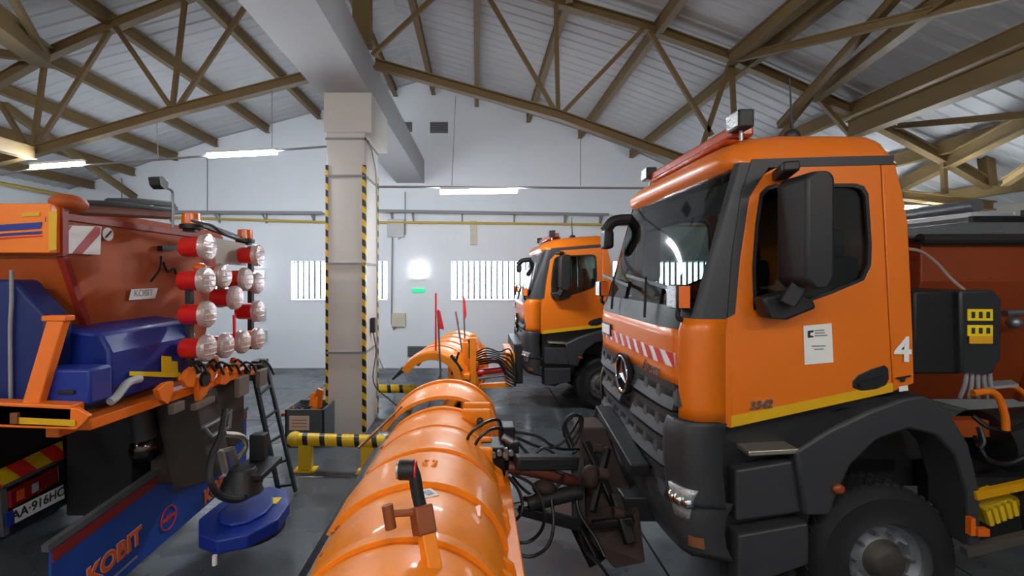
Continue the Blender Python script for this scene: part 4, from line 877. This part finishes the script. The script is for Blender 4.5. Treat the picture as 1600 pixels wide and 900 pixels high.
for (x0,x1,y0,y1,X) in ((366,382,585,622,-2.45),(399,411,575,606,-2.4),(297,328,618,642,-2.5),(262,280,625,648,-2.55)):
    a, b = PX(x0,y1,X), PX(x1,y0,X); zc = (a.z+b.z)/2; m.box(X,X+.05,a.y,b.y,min(a.z,b.z),max(a.z,b.z))
each(m,'hanging_bracket', BR, sp1, smooth=0, bevel=.006)
# chute and spinner
ch = MB(); a = PX(382,610,-2.75); ch.box(-3.05,-2.75,4.3,a.y,.75,1.6).plate([(-3.0,4.25,1.6),(-2.6,4.25,1.6),(-2.45,4.25,.8),(-2.8,4.25,.7)],(),(0,.35,0)).build('chute', mat('brown_chute','#39312B',.6,.2,.2,3), sp1, smooth=0, bevel=.015)
def ring3(pts, r): return MB().tube([PX(*q) for q in pts]+[PX(*pts[0])], r, 8, False)
ring3([(318,668,-2.45),(352,650,-2.45),(360,640,-2.45),(358,668,-2.45),(340,676,-2.45),(330,682,-2.45)], .02).build('tube_handle', STEEL, sp1)
MB().tube([PX(350,678,-2.3),PX(378,682,-2.3),PX(384,700,-2.3),PX(370,720,-2.3),PX(376,738,-2.3),PX(384,745,-2.3)],.026,8).bar(PX(345,705,-2.3),PX(352,738,-2.3),.05,.03).bar(PX(362,700,-2.3),PX(372,735,-2.3),.05,.03).bar(PX(345,705,-2.3),PX(364,700,-2.3),.04,.03).bar(PX(352,742,-2.3),PX(380,728,-2.3),.05,.03).build('motor_bracket', ALU, sp1)
MB().tube([PX(352,640,-2.35),PX(345,680,-2.3),PX(330,715,-2.3),PX(328,750,-2.25),PX(345,775,-2.2),PX(375,780,-2.1),PX(400,765,-2.1),PX(408,745,-2.1)],[.03]*36,8).build('spinner_hose', BLACK, sp1)
MB().cyl(PX(376,770,-2.2),PX(378,730,-2.2),.2,20,.12).box(-2.3,-1.98,4.25,4.7,.80,.86).box(-2.25,-2.1,4.55,4.65,.86,1.12).build('motor', BLACK, sp1, bevel=.01)
dc = V((-2.17, 4.35, .36)); nh = 10
hood = [(dc.x+math.cos(2*math.pi*(k+.5)/nh)*.36*(1+.06*(k%2)), dc.y+math.sin(2*math.pi*(k+.5)/nh)*.50) for k in range(nh)]
MB().plate([(x,y,.36) for x, y in hood],(),(0,0,.12)).plate([(dc.x+(x-dc.x)*.6,dc.y+(y-dc.y)*.6,.48) for x, y in hood],(),(0,0,.03)).build('spinner_hood', BLUE, sp1, smooth=30, bevel=.03)
MB().cyl((dc.x,dc.y,.30),(dc.x,dc.y,.34),.34,28).build('spinner_disc', BLACK, sp1)
c = V((dc.x+.18,dc.y+.18,.485)); MB().box(c.x-.05,c.x+.05,c.y-.06,c.y+.06,.48,.488).build('yellow_label', YELB, sp1)
c = V((dc.x-.02,dc.y-.5,.3)); MB().cyl((c.x,c.y,.28),(c.x,c.y,.36),.02,8).build('white_knob', WHITEP, sp1)
# lamp panel
lp = thing('rear_lamp_panel', (-2.7, 4.8, 1.75), 'panel of red round warning lamps on a dark frame at the hopper rear', 'lamp panel')
XLn = -2.45
for x0, x1, ya, yb in ((392,392,385,545),(296,296,430,560),(345,345,425,480)):
    a, b = PX(x0,ya,-2.72), PX(x1,yb,-2.72); MB().bar(a,(a.x,a.y,b.z),.05,.06).build('upright', mat('frame_dark','#2A2E33',.5), lp)
a, b = PX(300,555,-2.72), PX(398,550,-2.72); MB().bar(a,(a.x,b.y,a.z),.06,.05).build('cross_bar', mat('frame_dark','#2A2E33',.5), lp)
MB().bar(PX(300,345,-2.72),PX(388,378,-2.72),.05,.05).build('cross_bar', mat('frame_dark','#2A2E33',.5), lp)
MB().plate([PX(332,371,-2.66),PX(381,381,-2.66),PX(383,415,-2.66),PX(334,412,-2.66)],(),(.02,0,0)).build('blank_plate', mat('beige_plate','#A69E93',.55), lp, smooth=0, bevel=.004)
MB().tube([PX(300,345,-2.6),PX(330,352,-2.6),PX(350,366,-2.6),PX(380,375,-2.6)],.014).build('cable', HOSE, lp)
for (x, y) in ((324,386),(403,399),(322,438),(349,431),(384,436),(402,442),(368,465),(324,491),(403,486),(324,544),(353,540),(380,534),(403,529)):
    c = PX(x, y, XLn); t_ = bpy.data.objects.new('warning_lamp', None); C.objects.link(t_); t_.parent = lp; ORG[t_.name] = ORG[lp.name]
    MB().lathe([(.001,-.22),(.085,-.22),(.09,-.2),(.092,-.05),(.1,-.02),(.1,.0)], c, (1,0,0), 20).build('housing', REDF, t_)
    MB().lathe([(.098,-.035),(.122,-.03),(.122,.01),(.108,.028),(.06,.036),(.001,.04)], c, (1,0,0), 20).build('lens', LENS, t_)
    g = MB()
    for k in range(3): g.tube([c+V((.03+.012*(1-abs(j/3)**2),j*.03,(k-1)*.05)) for j in (-3,-2,-1,0,1,2,3)],.006,5,False)
    g.build('lens_ridge', mat('lens_ridge_tint','#D9CBC8',.2,.2), t_)
c = PX(297,492,-2.6)
for (x,y,X,s_) in ((299,343,-2.75,.085),(383,367,-2.7,.085)):
    c = PX(x,y,X); t_ = thing('beacon', c, 'amber beacon left above the lamp panel' if x < 340 else 'amber beacon on the far post of the lamp panel', 'beacon')
    MB().cyl(c-V((0,0,.05)),c+V((0,0,.06)),s_,20,s_*.92).build('dome', AMBER, t_, bevel=.008); MB().cyl(c-V((0,0,.09)),c-V((0,0,.05)),s_*1.2,20).bar(c-V((0,.0,.12)),c-V((0,0,.09)),.12,.08).build('base', BLACK, t_)
MB().sph(PX(313,418,-2.6),.06,(1,1,.7)).build('amber_reflector', AMBER, lp)
t_ = thing('work_lamp', PX(270,355,-2.95), 'small black work lamp on a bent pipe above the hopper', 'work lamp')
MB().tube([PX(270,358,-2.95),PX(270,310,-2.95),PX(268,298,-2.95),PX(255,292,-2.95)],.012).build('pipe', STEEL, t_)
c = PX(247,286,-2.95); MB().plate([c+V((-.05,dy,dz)) for dy, dz in ((-.07,.04),(0,.06),(.08,.03),(.07,-.04),(0,-.06),(-.05,-.03))],(),(.1,0,0)).build('lamp_body', BLACK, t_, bevel=.01)
tag(MB().bar(PX(366,492,-2.5),PX(367,545,-2.5),.02,.03).build('red_rod', REDF), 'short upright red rod behind the round lamps', 'rod')
# ---- the truck under the spreader: tail frame, lamps, plate
lt = thing('spreader_truck', (-5.0, 4.6, 0), 'dark truck tail with chevron board and number plate on the left', 'truck')
MB().box(-7.2,-3.95,3.7,5.5,.9,1.45).box(-7.2,-3.6,3.3,3.45,1.35,1.55).box(-3.95,-3.82,3.3,5.7,1.22,1.62).build('chassis', BLACK, lt)
for yy in (3.45, 5.45): wheel(lt, (-5.0, yy, .53), .53, -1 if yy < 4 else 1)
MB().box(-4.1,-3.83,3.35,4.4,.55,1.25).build('tail_box', BLACK, lt, bevel=.02)
cv = stripes('chevron', '#C8A812', '#C22414', (0,1,.9), .3)
XT = -3.8
MB().plate([PX(-30,746,XT),PX(96,689,XT),PX(98,716,XT),PX(-30,776,XT)],(),(.01,0,0)).build('chevron_board', cv, lt, smooth=0)
tl = MB().plate([PX(8,768,XT),PX(85,728,XT),PX(86,752,XT),PX(10,795,XT)],(),(.04,0,0)).build('tail_lamp', mat('tail_lamp_red','#6E1410',.25,0,.2,8,coat=.5), lt, smooth=0, bevel=.008)
MB().plate([PX(26,768,XT+.045),PX(38,762,XT+.045),PX(38,778,XT+.045),PX(26,784,XT+.045)],(),(.004,0,0)).build('turn_lens', mat('turn_lens','#B0481A',.25), tl, smooth=0)
MB().plate([PX(50,757,XT+.045),PX(60,752,XT+.045),PX(60,766,XT+.045),PX(50,771,XT+.045)],(),(.004,0,0)).build('reverse_lens', LAMPW, tl, smooth=0)
npl = MB().plate([PX(20,796,XT+.05),PX(98,757,XT+.05),PX(100,778,XT+.05),PX(22,818,XT+.05)],(),(.008,0,0)).build('number_plate', mat('plate_white','#C9CCCC',.5), lt, smooth=0, bevel=.003)
MB().plate([PX(8,803,XT+.05),PX(20,797,XT+.05),PX(22,818,XT+.05),PX(10,824,XT+.05)],(),(.008,0,0)).build('plate_band', BLUE, npl, smooth=0)
pa, pb = PX(21,807,XT+.062), PX(98,768,XT+.062)
text('AA\u00b7916HC', .105, INK, npl, (pa+pb)/2, pb-pa, (0,0,1), 'lettering', .001, .002)
MB().bar(PX(2,762,XT),PX(8,836,XT),.03,.05).bar(PX(2,762,XT),PX(85,722,XT),.03,.03).build('lamp_frame', mat('frame_grey','#4A4C4E',.5), lt)
c = PX(228,700,-3.0); MB().sph(c,.13).build('polished_ball', mat('dark_chrome','#4A443E',.15,1), lt); MB().cyl(c,c+V((-.05,0,.4)),.1,16).build('ball_mount', BLACK, lt)
MB().box(-3.75,-3.15,4.2,5.3,.5,1.75).build('rear_carrier', mat('near_black','#0B0B0C',.7), lt, bevel=.02)
# mud flap board with lettering
XB = -3.0
kb = thing('mud_flap', (XB, 4.6, .12), 'wide blue rubber mud flap lettered KOBIT in orange below the spreader', 'mud flap')
A, B, D, E = (XB, 3.25, .75), (XB, 6.0, .92), (XB, 6.0, .16), (XB, 3.25, .12)
MB().plate([A,B,D,E],(),(-.02,0,0)).build('board', mat('flap_blue','#1B449A',.5,0,.15,4), kb, smooth=0)
MB().plate([(XB+.002,3.25,.67),(XB+.002,6,.84),(XB+.002,6,.93),(XB+.002,3.25,.76)],(),(.006,0,0)).build('red_band', mat('band_red','#7A1E1A',.5), kb, smooth=0)
MB().bar((XB+.0,3.2,.80),(XB+.0,6.0,.97),.05,.05).build('top_bar', mat('frame_grey','#4A4C4E',.5), kb)
OT = mat('letter_orange','#E8642A',.5)
RT = mat('letter_red','#D83A2E',.5)
def kobit(p, s_):
    text('KOBIT', s_, mat('letter_pink','#E8B49A',.5), kb, V(p)+V((.006,0,0)), (0,1,.06), (0,0,1), 'lettering_outline', .001, .012)
    text('KOBIT', s_, OT, kb, V(p)+V((.012,0,0)), (0,1,.06), (0,0,1), 'lettering', .001, .005)
c1 = PX(180,868,XB); kobit(c1, .2); c2 = PX(190,884,XB)+V((.008,0,-.03)); MB().bar(c2-V((0,.17,.01)),c2+V((0,.17,.01)),.004,.022).build('small_print_line', mat('letter_grey','#8A93A8',.5), kb)
kobit(PX(333,765,XB)+V((0,.1,0)), .2)
c = PX(262,809,XB)+V((.01,0,0)); MB().tube([c+V((0,math.cos(a)*.11,math.sin(a)*.11)) for a in [i*math.pi/12 for i in range(25)]],.006,6,False).bar(c+V((0,-.09,0)),c+V((0,.09,0)),.004,.03).build('round_emblem', RT, kb)
text('K', .1, RT, kb, c+V((.004,0,0)), (0,1,0), (0,0,1), 'emblem_letter', .001)
# ================================================================ LADDER, CRATE
ld = thing('ladder', P(440,770,5.6), 'dark metal ladder leaning on the rear of the spreader', 'ladder')
LM = mat('ladder_metal','#2E3A40',.5,.3)
a0_, a1_ = PZ(436,770,.02), P(398,590,5.2); b0_, b1_ = PZ(462,768,.02), P(417,575,5.75)
MB().bar(a0_,a1_,.035,.05).build('stile', LM, ld); MB().bar(b0_,b1_,.035,.05).build('stile', LM, ld)
for t_ in (.06,.26,.46,.66,.86): MB().bar(V(a0_).lerp(a1_,t_),V(b0_).lerp(b1_,t_),.03,.03).build('rung', LM, ld)
MB().bar(a1_,b1_,.1,.06).box(b1_.x-.1,b1_.x+.02,b1_.y-.2,b1_.y,b1_.z-.02,b1_.z+.12).build('top_step', BLACK, ld)
cr = thing('tool_crate', (-2.7, 7.3, 0), 'grey open crate with paper label left of the column base', 'crate')
g0, g1 = P(445,680,7.25), P(507,640,7.25); z1 = P(0,640,7.25).z; x0_, x1_ = g0.x, P(506,0,7.25).x; y0_, y1_ = 7.25, 7.85
GC = mat('crate_grey','#4E565C',.55)
MB().box(x0_,x1_,y0_,y0_+.03,.0,z1).box(x0_,x1_,y1_-.03,y1_,.0,z1).box(x0_,x0_+.03,y0_,y1_,.0,z1).box(x1_-.03,x1_,y0_,y1_,.0,z1).box(x0_,x1_,y0_,y1_,0,.03).build('box', GC, cr, smooth=0, bevel=.006)
a, b = P(452,672,7.24), P(483,650,7.24); MB().box(a.x,b.x,7.238,7.248,a.z,b.z).build('paper_label', mat('label_cream','#D8C9B8',.6), cr)
for k in range(3): MB().box(a.x+.04,b.x-.04,7.234,7.238,a.z+.05+k*.05,a.z+.065+k*.05).build('print_line', mat('label_red','#B86A5A',.6), cr)
for i,(x,y,mm,ax,lb) in enumerate(((490,622,ORANGE,(.02,.1,.32),'upright orange plastic piece in the grey crate'),(475,632,BLACK,(.3,.1,.06),'black cable coil lying in the grey crate'),(462,632,ORANGE,(-.2,.05,.1),'orange tool lying in the grey crate'),(455,640,ORANGE_H,(-.28,.05,.02),'brown orange plate hanging over the crate edge'),(497,634,BLACK,(.12,0,.05),'small black tool at the right end of the crate'))):
    c = P(x,y+8,7.5); m = MB().bar(c-V(ax)*.5,c+V(ax)*.5,.13 if i in (0,3) else .07,.05)
    if i == 1:
        for k in range(4): m.tube([c+V((math.cos(a)*(.1+.02*k),math.sin(a)*.08,.03+.04*math.sin(a*2+k))) for a in [j*.6 for j in range(11)]],.014,6,False)
    if i == 0: m.plate([c+V((-.12,0,-.15)),c+V((-.02,0,.05)),c+V((.06,0,.24)),c+V((.16,0,.2)),c+V((.1,0,-.15))],(),(0,.06,0))
    tag(m.build('tool', mm, bevel=.006), lb, 'tool', 'odds and ends in the crate')
